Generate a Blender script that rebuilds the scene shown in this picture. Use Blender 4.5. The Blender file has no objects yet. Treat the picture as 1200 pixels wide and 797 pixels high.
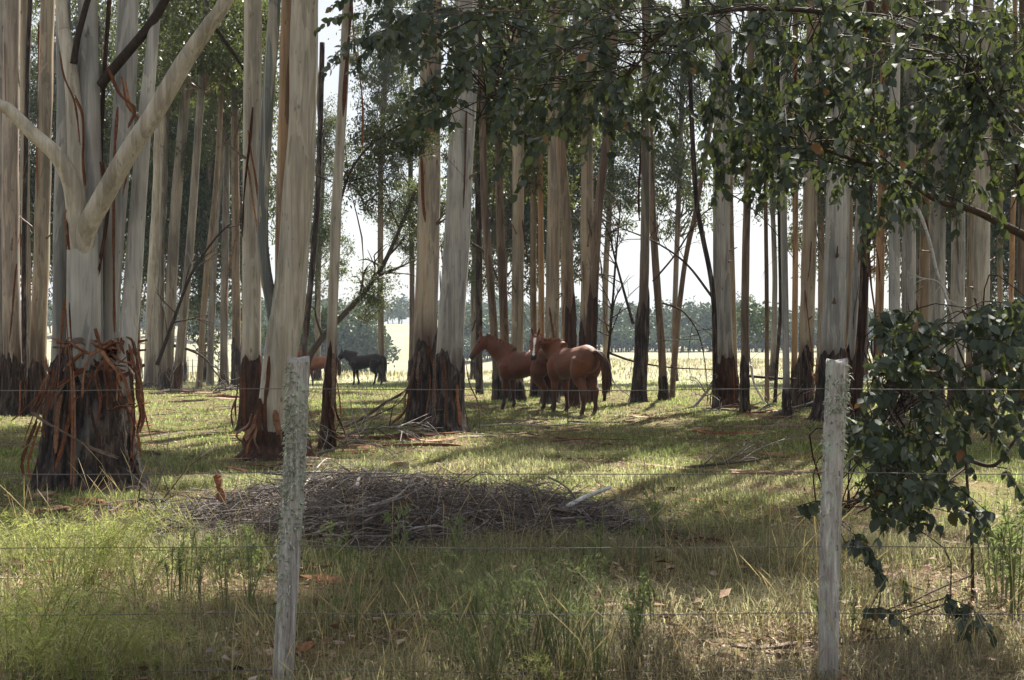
import bpy, bmesh, math, random
import numpy as np
from mathutils import Vector, Matrix, Quaternion

C = bpy.context.scene.collection
SC = bpy.context.scene
rnd = random.Random(7)
rg = np.random.default_rng(11)
PI = math.pi
R = math.radians

# ------------------------------------------------------------------ camera, sky, sun, exposure
EYE, F, CX, CY = 1.6, 1500.0, 600.0, 398.5
SUN_EL, SUN_AZ = 53.0, 24.0
EXPOSURE = 1.82
cam_d = bpy.data.cameras.new('camera')
cam = bpy.data.objects.new('camera', cam_d)
C.objects.link(cam)
cam.location = (0, 0, EYE)
cam.rotation_euler = (PI/2, 0, 0)
cam_d.sensor_width = 36
cam_d.lens = 45
cam_d.clip_start = 0.1
cam_d.clip_end = 3000
cam_d.dof.use_dof = True
cam_d.dof.focus_distance = 24
cam_d.dof.aperture_fstop = 16
SC.camera = cam

w = bpy.data.worlds.new('World')
SC.world = w
w.use_nodes = True
nt = w.node_tree
bg = nt.nodes['Background']
sky = nt.nodes.new('ShaderNodeTexSky')
sky.sky_type = 'NISHITA'
sky.sun_disc = False
sky.sun_elevation = R(SUN_EL)
sky.sun_rotation = R(SUN_AZ)
sky.air_density = 1.0
sky.dust_density = 2.5
# bright broken cloud over the blue
tcw = nt.nodes.new('ShaderNodeTexCoord')
mpw = nt.nodes.new('ShaderNodeMapping'); mpw.inputs['Scale'].default_value = (1, 1, 2.2)
nzw = nt.nodes.new('ShaderNodeTexNoise'); nzw.inputs['Scale'].default_value = 2.6; nzw.inputs['Detail'].default_value = 7; nzw.inputs['Roughness'].default_value = .6
crw = nt.nodes.new('ShaderNodeValToRGB')
crw.color_ramp.elements[0].position = .36; crw.color_ramp.elements[0].color = (.25, .25, .25, 1)
crw.color_ramp.elements[1].position = .58; crw.color_ramp.elements[1].color = (.95, .95, .95, 1)
mxw = nt.nodes.new('ShaderNodeMix'); mxw.data_type = 'RGBA'; mxw.inputs[7].default_value = (5.35, 5.35, 5.32, 1)
nt.links.new(tcw.outputs['Generated'], mpw.inputs[0]); nt.links.new(mpw.outputs[0], nzw.inputs[0]); nt.links.new(nzw.outputs[0], crw.inputs[0])
nt.links.new(crw.outputs[0], mxw.inputs[0]); nt.links.new(sky.outputs[0], mxw.inputs[6]); nt.links.new(mxw.outputs[2], bg.inputs[0])
bg.inputs[1].default_value = 0.05

sd = Vector((math.sin(R(SUN_AZ))*math.cos(R(SUN_EL)), math.cos(R(SUN_AZ))*math.cos(R(SUN_EL)), math.sin(R(SUN_EL))))
sl = bpy.data.lights.new('sun', 'SUN')
sl.energy = 5.0
sl.angle = R(0.53)
sl.color = (1.0, 0.95, 0.86)
so = bpy.data.objects.new('sun', sl)
C.objects.link(so)
so.rotation_euler = sd.to_track_quat('Z', 'Y').to_euler()
SC.view_settings.view_transform = 'Standard'
SC.view_settings.look = 'None'
SC.view_settings.exposure = EXPOSURE
SC.view_settings.gamma = 1.0
SC.cycles.max_bounces = 7
SC.cycles.transparent_max_bounces = 8
SC.cycles.diffuse_bounces = 4
SC.cycles.glossy_bounces = 2
SC.cycles.transmission_bounces = 4
SC.cycles.volume_bounces = 0
SC.cycles.sample_clamp_indirect = 4.0
SC.cycles.use_adaptive_sampling = True
SC.cycles.adaptive_threshold = 0.012
SC.cycles.use_denoising = True
SC.cycles.denoising_prefilter = 'NONE'
SC.cycles.caustics_reflective = False
SC.cycles.caustics_refractive = False


# ------------------------------------------------------------------ helpers
def smooth(a, b, t):
    t = np.clip((np.asarray(t, float) - a) / (b - a), 0, 1)
    return t*t*(3 - 2*t)


def G(x, y):
    """height of the ground"""
    x = np.asarray(x, float); y = np.asarray(y, float)
    q = x / np.maximum(y, 5)
    right = smooth(-0.05, 0.05, q)
    z = -0.35*smooth(34, 60, y)
    z = z + smooth(60, 195, y)*(-4.0*(1-right) - 0.45*right)
    z = z + smooth(205, 400, y)*(11.0*(1-right) + 9.0*smooth(250, 420, y)*right)
    amp = smooth(150, 20, y)
    z = z + amp*(0.020*np.sin(x*1.3+0.6)*np.sin(y*0.9+1.0) + 0.012*np.sin(x*2.9+y*1.7))
    return z


def P(px, py, y):
    return Vector(((px-CX)/F*y, y, EYE-(py-CY)/F*y))


def ground_at(px, py):
    """the ground point seen through a pixel of the photograph"""
    y = EYE*F/(py-CY)
    for _ in range(6):
        y = (EYE - float(G((px-CX)/F*y, y)))*F/(py-CY)
    x = (px-CX)/F*y
    return Vector((x, y, float(G(x, y))))


def put(o, parent=None):
    C.objects.link(o)
    if parent is not None:
        o.parent = parent
    return o


def raw_mesh(name, V, faces, smooth_shade=True, col=None):
    """V (n,3); faces: list of arrays (m,k)"""
    V = np.asarray(V, np.float32)
    me = bpy.data.meshes.new(name)
    me.vertices.add(len(V))
    me.vertices.foreach_set('co', V.ravel())
    idx, tot = [], []
    for f in faces:
        f = np.asarray(f, np.int32)
        if len(f) == 0:
            continue
        idx.append(f.ravel()); tot.append(np.full(len(f), f.shape[1], np.int32))
    idx = np.concatenate(idx); tot = np.concatenate(tot)
    me.loops.add(len(idx))
    me.loops.foreach_set('vertex_index', idx)
    me.polygons.add(len(tot))
    st = np.concatenate(([0], np.cumsum(tot)[:-1])).astype(np.int32)
    me.polygons.foreach_set('loop_start', st)
    me.polygons.foreach_set('loop_total', tot)
    if smooth_shade:
        me.polygons.foreach_set('use_smooth', np.ones(len(tot), bool))
    me.update(calc_edges=True)
    if col is not None:
        a = me.color_attributes.new('tint', 'FLOAT_COLOR', 'POINT')
        c = np.ones((len(V), 4), np.float32); c[:, :3] = col
        a.data.foreach_set('color', c.ravel())
    return me


class MB:
    """collects sweeps and sheets, then links them as ONE mesh object"""
    def __init__(self):
        self.V, self.F3, self.F4, self.n = [], [], [], 0

    def add(self, V, F3=None, F4=None):
        V = np.asarray(V, float).reshape(-1, 3)
        self.V.append(V)
        if F3 is not None and len(F3): self.F3.append(np.asarray(F3, np.int64)+self.n)
        if F4 is not None and len(F4): self.F4.append(np.asarray(F4, np.int64)+self.n)
        self.n += len(V)

    def sweep(self, path, radii, n=8, lump=0.0, seed=0, caps=True):
        p = np.asarray([tuple(q) for q in path], float)
        m = len(p)
        r = np.broadcast_to(np.asarray(radii, float), (m,)).copy()
        t = np.gradient(p, axis=0)
        t /= np.linalg.norm(t, axis=1)[:, None]+1e-9
        a = np.array([1.0, 0, 0]) if abs(t[0, 0]) < 0.8 else np.array([0, 1.0, 0])
        us = []
        for i in range(m):
            a = a - t[i]*np.dot(a, t[i]); a = a/(np.linalg.norm(a)+1e-9); us.append(a)
        u = np.array(us); v = np.cross(t, u)
        th = np.linspace(0, 2*PI, n, endpoint=False)
        rr = r[:, None]*np.ones((1, n))
        if lump:
            q = np.random.default_rng(seed)
            s = np.concatenate(([0], np.cumsum(np.linalg.norm(np.diff(p, axis=0), axis=1))))[:, None]
            f = 0
            for k in (1, 2, 3, 5):
                f = f + q.normal()*0.6/k**.5*np.sin(k*th[None]+q.uniform(0, 6)+s*q.uniform(.3, 1.6))
                f = f + q.normal()*0.4/k**.5*np.sin(k*th[None]+q.uniform(0, 6)-s*q.uniform(2, 5))
            rr = rr*(1+lump*f)
        V = p[:, None, :] + rr[..., None]*(np.cos(th)[None, :, None]*u[:, None, :] + np.sin(th)[None, :, None]*v[:, None, :])
        V = V.reshape(-1, 3)
        i, j = np.meshgrid(np.arange(m-1), np.arange(n), indexing='ij')
        j2 = (j+1) % n
        q4 = np.stack([i*n+j, i*n+j2, (i+1)*n+j2, (i+1)*n+j], -1).reshape(-1, 4)
        f3 = []
        if caps:
            V = np.vstack([V, p[0], p[-1]])
            jj = np.arange(n)
            f3 = np.vstack([np.stack([np.full(n, m*n), (jj+1) % n, jj], -1),
                            np.stack([np.full(n, m*n+1), (m-1)*n+jj, (m-1)*n+(jj+1) % n], -1)])
        self.add(V, f3, q4)

    def ribbon(self, path, width, thick=0.004, side=None, curl=0.25, seed=0):
        """a strip of bark: curled cross-section of six points, tapered ends"""
        p = np.asarray([tuple(q) for q in path], float)
        m = len(p)
        q = np.random.default_rng(seed)
        t = np.gradient(p, axis=0); t /= np.linalg.norm(t, axis=1)[:, None]+1e-9
        a = np.asarray(side if side is not None else q.normal(size=3), float)
        tw = np.cumsum(q.normal(0, .25, m))
        wd = width*(0.75+0.5*q.random(m)); wd[0] *= .5; wd[-1] *= .3
        V = []
        for i in range(m):
            u = a - t[i]*np.dot(a, t[i]); u /= np.linalg.norm(u)+1e-9
            v = np.cross(t[i], u)
            u, v = u*math.cos(tw[i])+v*math.sin(tw[i]), v*math.cos(tw[i])-u*math.sin(tw[i])
            h = wd[i]/2
            for (du, dv) in ((-h, 0), (0, -curl*h), (h, 0), (h, thick), (0, thick-curl*h), (-h, thick)):
                V.append(p[i]+u*du+v*dv)
        k = 6
        i, j = np.meshgrid(np.arange(m-1), np.arange(k), indexing='ij')
        j2 = (j+1) % k
        q4 = np.stack([i*k+j, i*k+j2, (i+1)*k+j2, (i+1)*k+j], -1).reshape(-1, 4)
        self.add(V, None, q4)

    def mesh(self, name, smooth_shade=True, off=(0, 0, 0)):
        V = np.concatenate(self.V)-np.asarray(tuple(off))
        fs = []
        if self.F3: fs.append(np.concatenate(self.F3))
        if self.F4: fs.append(np.concatenate(self.F4))
        return raw_mesh(name, V, fs, smooth_shade)

    def build(self, name, mat, parent=None, smooth_shade=True):
        """vertices are world coordinates; the origin goes to the thing's base"""
        off = parent_base(parent) if parent is not None else (0, 0, 0)
        me = self.mesh(name, smooth_shade, off)
        me.materials.append(mat)
        return put(bpy.data.objects.new(name, me), parent)


def parent_base(o):
    b = Vector((0, 0, 0))
    while o is not None:
        b = b+o.location; o = o.parent
    return b


def tag(o, label=None, cat=None, group=None, kind=None):
    if label: o['label'] = label
    if cat: o['category'] = cat
    if group: o['group'] = group
    if kind: o['kind'] = kind
    return o


def empty(name, loc, label, cat, group=None):
    o = bpy.data.objects.new(name, None)
    C.objects.link(o)
    o.location = loc
    o.empty_display_size = 0.2
    return tag(o, label, cat, group)


def curve(pts, n):
    """Catmull-Rom through pts"""
    p = np.asarray([tuple(q) for q in pts], float)
    if len(p) == 2:
        s = np.linspace(0, 1, n)[:, None]
        return p[0]*(1-s)+p[1]*s
    e = np.vstack([2*p[0]-p[1], p, 2*p[-1]-p[-2]])
    s = np.linspace(0, len(p)-1-1e-6, n)
    i = s.astype(int); f = (s-i)[:, None]
    a, b, c, d = e[i], e[i+1], e[i+2], e[i+3]
    return 0.5*((2*b)+(-a+c)*f+(2*a-5*b+4*c-d)*f*f+(-a+3*b-3*c+d)*f**3)


# ------------------------------------------------------------------ materials
def new_mat(name):
    m = bpy.data.materials.new(name)
    m.use_nodes = True
    t = m.node_tree
    b = t.nodes['Principled BSDF']
    b.inputs['Specular IOR Level'].default_value = 0.25
    return m, t, b


def N(t, kind, **kw):
    n = t.nodes.new(kind)
    for k, v in kw.items():
        if k in ('operation', 'blend_type', 'data_type', 'attribute_name', 'noise_dimensions', 'feature'):
            setattr(n, k, v)
        else:
            n.inputs[k].default_value = v
    return n


def ramp(t, src, stops, interp='LINEAR'):
    n = t.nodes.new('ShaderNodeValToRGB')
    n.color_ramp.interpolation = interp
    e = n.color_ramp.elements
    while len(e) < len(stops): e.new(0.5)
    for i, (p, c) in enumerate(stops):
        e[i].position = p
        e[i].color = (*c, 1) if len(c) == 3 else (c[0], c[0], c[0], 1)
    t.links.new(src, n.inputs[0])
    return n.outputs[0]


def mix(t, a, b, fac, mode='MIX'):
    n = t.nodes.new('ShaderNodeMix')
    n.data_type = 'RGBA'; n.blend_type = mode
    for sock, v in ((n.inputs[0], fac), (n.inputs[6], a), (n.inputs[7], b)):
        if hasattr(v, 'links'): t.links.new(v, sock)
        elif isinstance(v, (int, float)): sock.default_value = v
        else: sock.default_value = (*v, 1)
    return n.outputs[2]


def coords(t, scale, per_object=True, what='Object'):
    tc = t.nodes.new('ShaderNodeTexCoord')
    src = tc.outputs[what]
    if per_object:
        oi = t.nodes.new('ShaderNodeObjectInfo')
        ml = N(t, 'ShaderNodeMath', operation='MULTIPLY'); ml.inputs[1].default_value = 61.0
        t.links.new(oi.outputs['Random'], ml.inputs[0])
        ad = N(t, 'ShaderNodeVectorMath', operation='ADD')
        t.links.new(src, ad.inputs[0]); t.links.new(ml.outputs[0], ad.inputs[1])
        src = ad.outputs[0]
    mp = t.nodes.new('ShaderNodeMapping')
    mp.inputs['Scale'].default_value = scale
    t.links.new(src, mp.inputs[0])
    return mp.outputs[0]


def noise(t, vec, scale, detail=4, rough=.55, dist=0.0):
    n = N(t, 'ShaderNodeTexNoise', Scale=scale, Detail=detail, Roughness=rough, Distortion=dist)
    t.links.new(vec, n.inputs['Vector'])
    return n.outputs[0]


def bump(t, b, h, strength, dist=0.02):
    n = N(t, 'ShaderNodeBump', Strength=strength, Distance=dist)
    t.links.new(h, n.inputs['Height'])
    t.links.new(n.outputs[0], b.inputs['Normal'])


def pale_bark(name, c1, c2, c3, streak, amount):
    """smooth gum bark: long vertical streaks, flakes and scars"""
    m, t, b = new_mat(name)
    v = coords(t, (1, 1, .055))
    n1 = noise(t, v, 5.5, 5, .6, .4)
    col = ramp(t, n1, [(.30, c1), (.42, tuple(x*.72 for x in c2)), (.50, c2), (.58, c3), (.70, c1), (.76, tuple(x*.8 for x in c2))])
    n2 = noise(t, coords(t, (1, 1, .07)), 9.0, 4, .6, .3)
    msk = ramp(t, n2, [(.56, (0,)), (.64, (amount,))])
    col = mix(t, col, streak, msk)
    n6 = noise(t, coords(t, (1, 1, .16)), 3.4, 4, .55, .8)
    col = mix(t, col, c3, ramp(t, n6, [(.52, (0,)), (.535, (.7,)), (.60, (.55,)), (.615, (0,))]))
    col = mix(t, col, tuple(x*.62 for x in c2), ramp(t, n6, [(.36, (.75,)), (.375, (0,))]))
    n3 = noise(t, coords(t, (1, 1, .3)), 14, 3, .6)
    dk = ramp(t, n3, [(.66, (0,)), (.73, (.75,))])
    col = mix(t, col, (.11, .085, .06), dk)
    n4 = noise(t, coords(t, (1, 1, .02)), 42, 3, .6)
    col = mix(t, col, ramp(t, n4, [(.3, (.72,)), (.7, (1.0,))]), 1.0, 'MULTIPLY')
    n5 = noise(t, coords(t, (1, 1, .5)), 1.6, 3, .6)
    col = mix(t, col, ramp(t, n5, [(.35, (.66,)), (.65, (1.0,))]), 1.0, 'MULTIPLY')
    st_ = N(t, 'ShaderNodeAttribute', attribute_name='stain')
    sm_ = N(t, 'ShaderNodeMath', operation='MULTIPLY')
    t.links.new(st_.outputs['Fac'], sm_.inputs[0]); t.links.new(ramp(t, n2, [(.32, (0,)), (.55, (1,))]), sm_.inputs[1])
    col = mix(t, col, (.085, .058, .044), sm_.outputs[0])
    t.links.new(col, b.inputs['Base Color'])
    b.inputs['Roughness'].default_value = .55
    bump(t, b, n2, .5, .02)
    return m


M = {}
M['grey'] = pale_bark('gum_bark_grey', (.40, .380, .335), (.325, .312, .285), (.48, .455, .405), (.44, .335, .22), .40)
M['cream'] = pale_bark('gum_bark_cream', (.52, .455, .35), (.44, .385, .295), (.56, .505, .41), (.33, .30, .265), .7)
M['tan'] = pale_bark('gum_bark_tan', (.39, .315, .225), (.31, .26, .20), (.46, .38, .275), (.42, .26, .14), .65)
M['pink'] = pale_bark('gum_bark_pink', (.41, .325, .26), (.35, .285, .235), (.48, .395, .315), (.34, .31, .275), .7)
M['orange'] = pale_bark('gum_bark_orange', (.44, .25, .12), (.36, .19, .095), (.50, .33, .19), (.40, .33, .25), .8)
M['blotchy'] = pale_bark('gum_bark_blotchy', (.44, .40, .31), (.17, .18, .17), (.50, .44, .33), (.16, .17, .17), .9)
M['shadedgrey'] = pale_bark('gum_bark_shaded_grey', (.25, .215, .17), (.19, .165, .135), (.30, .265, .21), (.30, .19, .11), .55)  # grey bark again, darkened to carry the shade on thin trunks
M['shadedtan'] = pale_bark('gum_bark_shaded_tan', (.26, .19, .125), (.19, .145, .10), (.31, .235, .155), (.30, .16, .07), .7)  # tan bark again, with shade put into its colours
M['brown'] = pale_bark('gum_bark_brown', (.19, .13, .085), (.14, .095, .065), (.25, .18, .125), (.10, .06, .04), .8)

m, t, b = new_mat('rough_bark')
v = coords(t, (1, 1, .12))
n1 = noise(t, v, 16, 6, .65, .6)
col = ramp(t, n1, [(.36, (.006, .005, .005)), (.48, (.028, .021, .018)), (.58, (.075, .050, .038)), (.70, (.16, .14, .125))])
n2 = noise(t, coords(t, (1, 1, .4)), 3.0, 4, .6)
col = mix(t, col, (.19, .185, .18), ramp(t, n2, [(.56, (0,)), (.70, (.6,))]))
t.links.new(col, b.inputs['Base Color']); b.inputs['Roughness'].default_value = .9
bump(t, b, n1, 1.0, .05)
M['rough'] = m

m, t, b = new_mat('red_rough_bark')
n1 = noise(t, coords(t, (1, 1, .10)), 15, 6, .65, .6)
col = ramp(t, n1, [(.32, (.012, .007, .006)), (.50, (.045, .023, .015)), (.66, (.105, .05, .03)), (.78, (.18, .11, .075))])
t.links.new(col, b.inputs['Base Color']); b.inputs['Roughness'].default_value = .9
bump(t, b, n1, 1.0, .05)
M['redrough'] = m


def strip_mat(name, stops):
    m, t, b = new_mat(name)
    oi = t.nodes.new('ShaderNodeNewGeometry')
    ob = t.nodes.new('ShaderNodeObjectInfo')
    ad = N(t, 'ShaderNodeMath', operation='ADD'); fr = N(t, 'ShaderNodeMath', operation='FRACT')
    t.links.new(oi.outputs['Random Per Island'], ad.inputs[0]); t.links.new(ob.outputs['Random'], ad.inputs[1])
    t.links.new(ad.outputs[0], fr.inputs[0])
    col = ramp(t, fr.outputs[0], stops)
    n1 = noise(t, coords(t, (1, 1, 1)), 22, 5, .65, .4)
    col = mix(t, col, ramp(t, n1, [(.3, (.42,)), (.7, (1.15,))]), 1.0, 'MULTIPLY')
    t.links.new(col, b.inputs['Base Color']); b.inputs['Roughness'].default_value = .7
    b.inputs['Specular IOR Level'].default_value = .06
    bump(t, b, n1, .6, .01)
    return m


M['strip'] = strip_mat('bark_strip_red', [(0, (.065, .032, .020)), (.3, (.13, .053, .028)), (.55, (.22, .088, .044)), (.75, (.30, .145, .078)), (.88, (.19, .14, .11)), (1, (.09, .06, .045))])
M['litter_strip'] = strip_mat('bark_strip_ground', [(0, (.15, .065, .04)), (.35, (.26, .14, .085)), (.7, (.38, .25, .17)), (1, (.22, .17, .13))])
M['twig'] = strip_mat('grey_twigs', [(0, (.07, .056, .048)), (.45, (.165, .140, .125)), (.8, (.32, .285, .255)), (.92, (.45, .42, .39)), (1, (.18, .10, .07))])
M['twigdark'] = strip_mat('dark_twigs', [(0, (.035, .026, .021)), (.6, (.06, .045, .035)), (1, (.095, .072, .058))])
M['bone'] = strip_mat('bleached_wood', [(0, (.55, .53, .50)), (1, (.66, .64, .61))])
M['litter'] = strip_mat('leaf_litter', [(0, (.10, .055, .035)), (.3, (.22, .13, .085)), (.6, (.34, .23, .15)), (.85, (.44, .35, .26)), (1, (.20, .17, .15))])


def leaf_mat(name, stops, trans, tcol, gloss=.45, spec=.35):
    m, t, b = new_mat(name)
    ge = t.nodes.new('ShaderNodeNewGeometry'); ob = t.nodes.new('ShaderNodeObjectInfo')
    ad = N(t, 'ShaderNodeMath', operation='ADD'); fr = N(t, 'ShaderNodeMath', operation='FRACT')
    t.links.new(ge.outputs['Random Per Island'], ad.inputs[0]); t.links.new(ob.outputs['Random'], ad.inputs[1])
    t.links.new(ad.outputs[0], fr.inputs[0])
    col = ramp(t, fr.outputs[0], stops)
    t.links.new(col, b.inputs['Base Color'])
    b.inputs['Roughness'].default_value = gloss
    b.inputs['Specular IOR Level'].default_value = spec
    tr = t.nodes.new('ShaderNodeBsdfTranslucent')
    tc = mix(t, col, tcol, .65)
    t.links.new(tc, tr.inputs[0])
    ms = t.nodes.new('ShaderNodeMixShader'); ms.inputs[0].default_value = trans
    t.links.new(b.outputs[0], ms.inputs[1]); t.links.new(tr.outputs[0], ms.inputs[2])
    t.links.new(ms.outputs[0], t.nodes['Material Output'].inputs[0])
    return m


M['leaf'] = leaf_mat('gum_leaf', [(0, (.020, .032, .016)), (.5, (.038, .055, .026)), (.9, (.062, .080, .032)), (1, (.10, .085, .035))], .32, (.17, .20, .04))
M['nearleaf'] = leaf_mat('broad_gum_leaf', [(0, (.028, .040, .029)), (.5, (.045, .060, .047)), (.80, (.070, .086, .070)), (.95, (.10, .115, .09)), (.985, (.07, .10, .03)), (1, (.20, .09, .05))], .2, (.15, .19, .028), .62, .18)
M['farleaf'] = leaf_mat('distant_tree_leaf', [(0, (.035, .055, .028)), (.6, (.055, .080, .036)), (1, (.085, .11, .048))], .15, (.10, .14, .03), .6, .2)
M['weed'] = leaf_mat('weed_leaf', [(0, (.18, .205, .07)), (.5, (.26, .28, .105)), (1, (.36, .35, .17))], .5, (.46, .52, .13), .6, .2)
M['broom'] = leaf_mat('broom_leaf', [(0, (.13, .16, .075)), (.6, (.19, .215, .105)), (1, (.27, .28, .16))], .42, (.26, .34, .09), .6, .2)

m, t, b = new_mat('grass_blades')
at = N(t, 'ShaderNodeAttribute', attribute_name='tint')
t.links.new(at.outputs['Color'], b.inputs['Base Color'])
b.inputs['Roughness'].default_value = .65; b.inputs['Specular IOR Level'].default_value = .2
tr = t.nodes.new('ShaderNodeBsdfTranslucent'); t.links.new(mix(t, at.outputs['Color'], (1.6, 1.7, 1.55), 1.0, 'MULTIPLY'), tr.inputs[0])
ms = t.nodes.new('ShaderNodeMixShader'); ms.inputs[0].default_value = .5
t.links.new(b.outputs[0], ms.inputs[1]); t.links.new(tr.outputs[0], ms.inputs[2])
t.links.new(ms.outputs[0], t.nodes['Material Output'].inputs[0])
M['grass'] = m

m, t, b = new_mat('paddock_ground')
v = coords(t, (1, 1, 1), False)
n1 = noise(t, v, .55, 6, .62, .3)
n2 = noise(t, v, 6.0, 6, .7)
n3 = noise(t, v, 30.0, 4, .7)
grove = ramp(t, n1, [(.38, (.16, .11, .07)), (.50, (.15, .125, .06)), (.64, (.12, .14, .04))])
grove = mix(t, grove, (.30, .215, .14), ramp(t, n2, [(.54, (0,)), (.66, (.8,))]))
grove = mix(t, grove, ramp(t, n3, [(.3, (.45,)), (.7, (1.15,))]), 1.0, 'MULTIPLY')
f1 = noise(t, v, .03, 5, .6)
field = ramp(t, f1, [(.35, (.23, .22, .145)), (.55, (.29, .275, .19)), (.68, (.20, .21, .125))])
field = mix(t, field, ramp(t, noise(t, v, .8, 5, .7), [(.3, (.7,)), (.7, (1.05,))]), 1.0, 'MULTIPLY')
sx = t.nodes.new('ShaderNodeSeparateXYZ'); t.links.new(v, sx.inputs[0])
wob = N(t, 'ShaderNodeMath', operation='MULTIPLY_ADD'); wob.inputs[1].default_value = 14.0
t.links.new(noise(t, v, .12, 3), wob.inputs[0]); t.links.new(sx.outputs[1], wob.inputs[2])
mr = N(t, 'ShaderNodeMapRange'); mr.inputs[1].default_value = 52; mr.inputs[2].default_value = 60
t.links.new(wob.outputs[0], mr.inputs[0])
t.links.new(mix(t, grove, field, mr.outputs[0]), b.inputs['Base Color'])
b.inputs['Roughness'].default_value = .95; b.inputs['Specular IOR Level'].default_value = .05
bump(t, b, n2, .8, .05)
M['ground'] = m

m, t, b = new_mat('weathered_post_wood')
v = coords(t, (1, 1, .07))
n1 = noise(t, v, 42, 6, .75, .8)
col = ramp(t, n1, [(.30, (.10, .088, .080)), (.44, (.27, .245, .23)), (.56, (.38, .36, .34)), (.68, (.66, .64, .61))])
n2 = noise(t, coords(t, (1, 1, .5)), 14, 5, .65)
col = mix(t, col, (.40, .46, .38), ramp(t, n2, [(.53, (0,)), (.64, (.75,))]))
t.links.new(col, b.inputs['Base Color']); b.inputs['Roughness'].default_value = .85
bump(t, b, n1, .9, .012)
M['post'] = m
M['lichen'] = leaf_mat('lichen', [(0, (.12, .15, .09)), (.35, (.30, .34, .24)), (.7, (.50, .53, .42)), (1, (.66, .67, .57))], .2, (.4, .46, .33), .9, .05)

m, t, b = new_mat('fence_wire')
b.inputs['Base Color'].default_value = (.13, .12, .115, 1); b.inputs['Metallic'].default_value = .3; b.inputs['Roughness'].default_value = .75
M['wire'] = m

m, t, b = new_mat('horse_coat')
at = N(t, 'ShaderNodeAttribute', attribute_name='tint')
n1 = noise(t, coords(t, (1, 1, 1)), 5, 4, .6)
col = mix(t, at.outputs['Color'], ramp(t, n1, [(.3, (.75,)), (.7, (1.1,))]), 1.0, 'MULTIPLY')
t.links.new(col, b.inputs['Base Color']); b.inputs['Roughness'].default_value = .58
b.inputs['Specular IOR Level'].default_value = .3
b.inputs['Sheen Weight'].default_value = .1
bump(t, b, noise(t, coords(t, (1, 1, 1)), 160, 2), .15, .004)
M['coat'] = m


def hair_mat(name, c1, c2):
    m, t, b = new_mat(name)
    ge = t.nodes.new('ShaderNodeNewGeometry')
    t.links.new(ramp(t, ge.outputs['Random Per Island'], [(0, c1), (1, c2)]), b.inputs['Base Color'])
    b.inputs['Roughness'].default_value = .6
    return m


M['mane_red'] = hair_mat('chestnut_hair', (.06, .024, .010), (.26, .105, .042))
M['tail_dark'] = hair_mat('dark_chestnut_tail', (.012, .007, .005), (.075, .028, .013))
M['mane_black'] = hair_mat('black_hair', (.010, .008, .007), (.022, .017, .014))
m, t, b = new_mat('horse_eye'); b.inputs['Base Color'].default_value = (.006, .004, .004, 1); b.inputs['Roughness'].default_value = .1
M['eye'] = m

# ------------------------------------------------------------------ ground, one sheet
ys = np.concatenate([np.linspace(-14, 4, 10), np.linspace(4.4, 34, 160), np.geomspace(34.5, 900, 70)])
xs = np.concatenate([-np.geomspace(700, 14, 26), np.linspace(-13.5, 13.5, 140), np.geomspace(14, 700, 26)])
gx, gy = np.meshgrid(xs, ys)
gz = G(gx, gy)
h, wd_ = gx.shape
ii, jj = np.meshgrid(np.arange(h-1), np.arange(wd_-1), indexing='ij')
gf = np.stack([ii*wd_+jj, ii*wd_+jj+1, (ii+1)*wd_+jj+1, (ii+1)*wd_+jj], -1).reshape(-1, 4)
me = raw_mesh('ground', np.stack([gx, gy, gz], -1).reshape(-1, 3), [gf])
me.materials.append(M['ground'])
tag(put(bpy.data.objects.new('ground', me)), kind='structure')


# ------------------------------------------------------------------ leaves
def diamond_leaves(pos, axis, nrm, ln, wd):
    """folded four-point leaves"""
    n = len(pos)
    axis = axis/(np.linalg.norm(axis, axis=1)[:, None]+1e-9)
    side = np.cross(axis, nrm); side /= np.linalg.norm(side, axis=1)[:, None]+1e-9
    up = np.cross(side, axis)
    ln = np.broadcast_to(ln, (n,))[:, None]; wd = np.broadcast_to(wd, (n,))[:, None]
    a = pos; d = pos+axis*ln
    mid = pos+axis*ln*.42+up*wd*.18
    V = np.stack([a, mid+side*wd*.5, d, mid-side*wd*.5], 1).reshape(-1, 3)
    k = np.arange(n)[:, None]*4
    return V, np.vstack([k+np.array([[0, 1, 2]]), k+np.array([[0, 2, 3]])])


def crown_variant(seed, rx, rz, clumps, per, ln, wd, droop=.8):
    """leaf clumps through an ellipsoid of radii rx,rz centred at the origin, and the twigs that carry them"""
    q = np.random.default_rng(seed)
    c = q.normal(size=(clumps, 3)); c /= np.linalg.norm(c, axis=1)[:, None]
    c *= (q.random(clumps)**.45)[:, None]*np.array([rx, rx, rz])
    big = q.normal(size=(5, 3))*np.array([rx, rx, rz])*.55
    keep = np.ones(clumps, bool)
    for bb in big:                                    # holes in the crown
        keep &= np.linalg.norm((c-bb)/np.array([1, 1, 1.2]), axis=1) > rx*.26
    c = c[keep]
    n = len(c)*per
    cc = np.repeat(c, per, 0)
    pos = cc+q.normal(size=(n, 3))*np.array([.27, .27, .22])*np.repeat(.6+.9*q.random(len(c)), per)[:, None]
    ax = q.normal(size=(n, 3))*.75; ax[:, 2] -= droop
    V, F3 = diamond_leaves(pos, ax, q.normal(size=(n, 3)), ln*(.7+.6*q.random(n)), wd*(.7+.6*q.random(n)))
    lm = raw_mesh('crown', V, [F3], False); lm.materials.append(M['leaf'])
    mb = MB()
    for i, p in enumerate(c):
        if i % 3 == 0 or i % 7 == 1:
            z0 = max(-rz, p[2]-.55*np.hypot(p[0], p[1])-.4)
            a = np.array([0, 0, z0]); md = a*.5+p*.5+np.array([0, 0, -.12*rx*.3])
            mb.sweep(curve([a, md, p], 6), np.linspace(.035, .007, 6), 4, caps=False)
    bm_ = mb.mesh('limb'); bm_.materials.append(M['brown'])
    return lm, bm_


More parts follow.
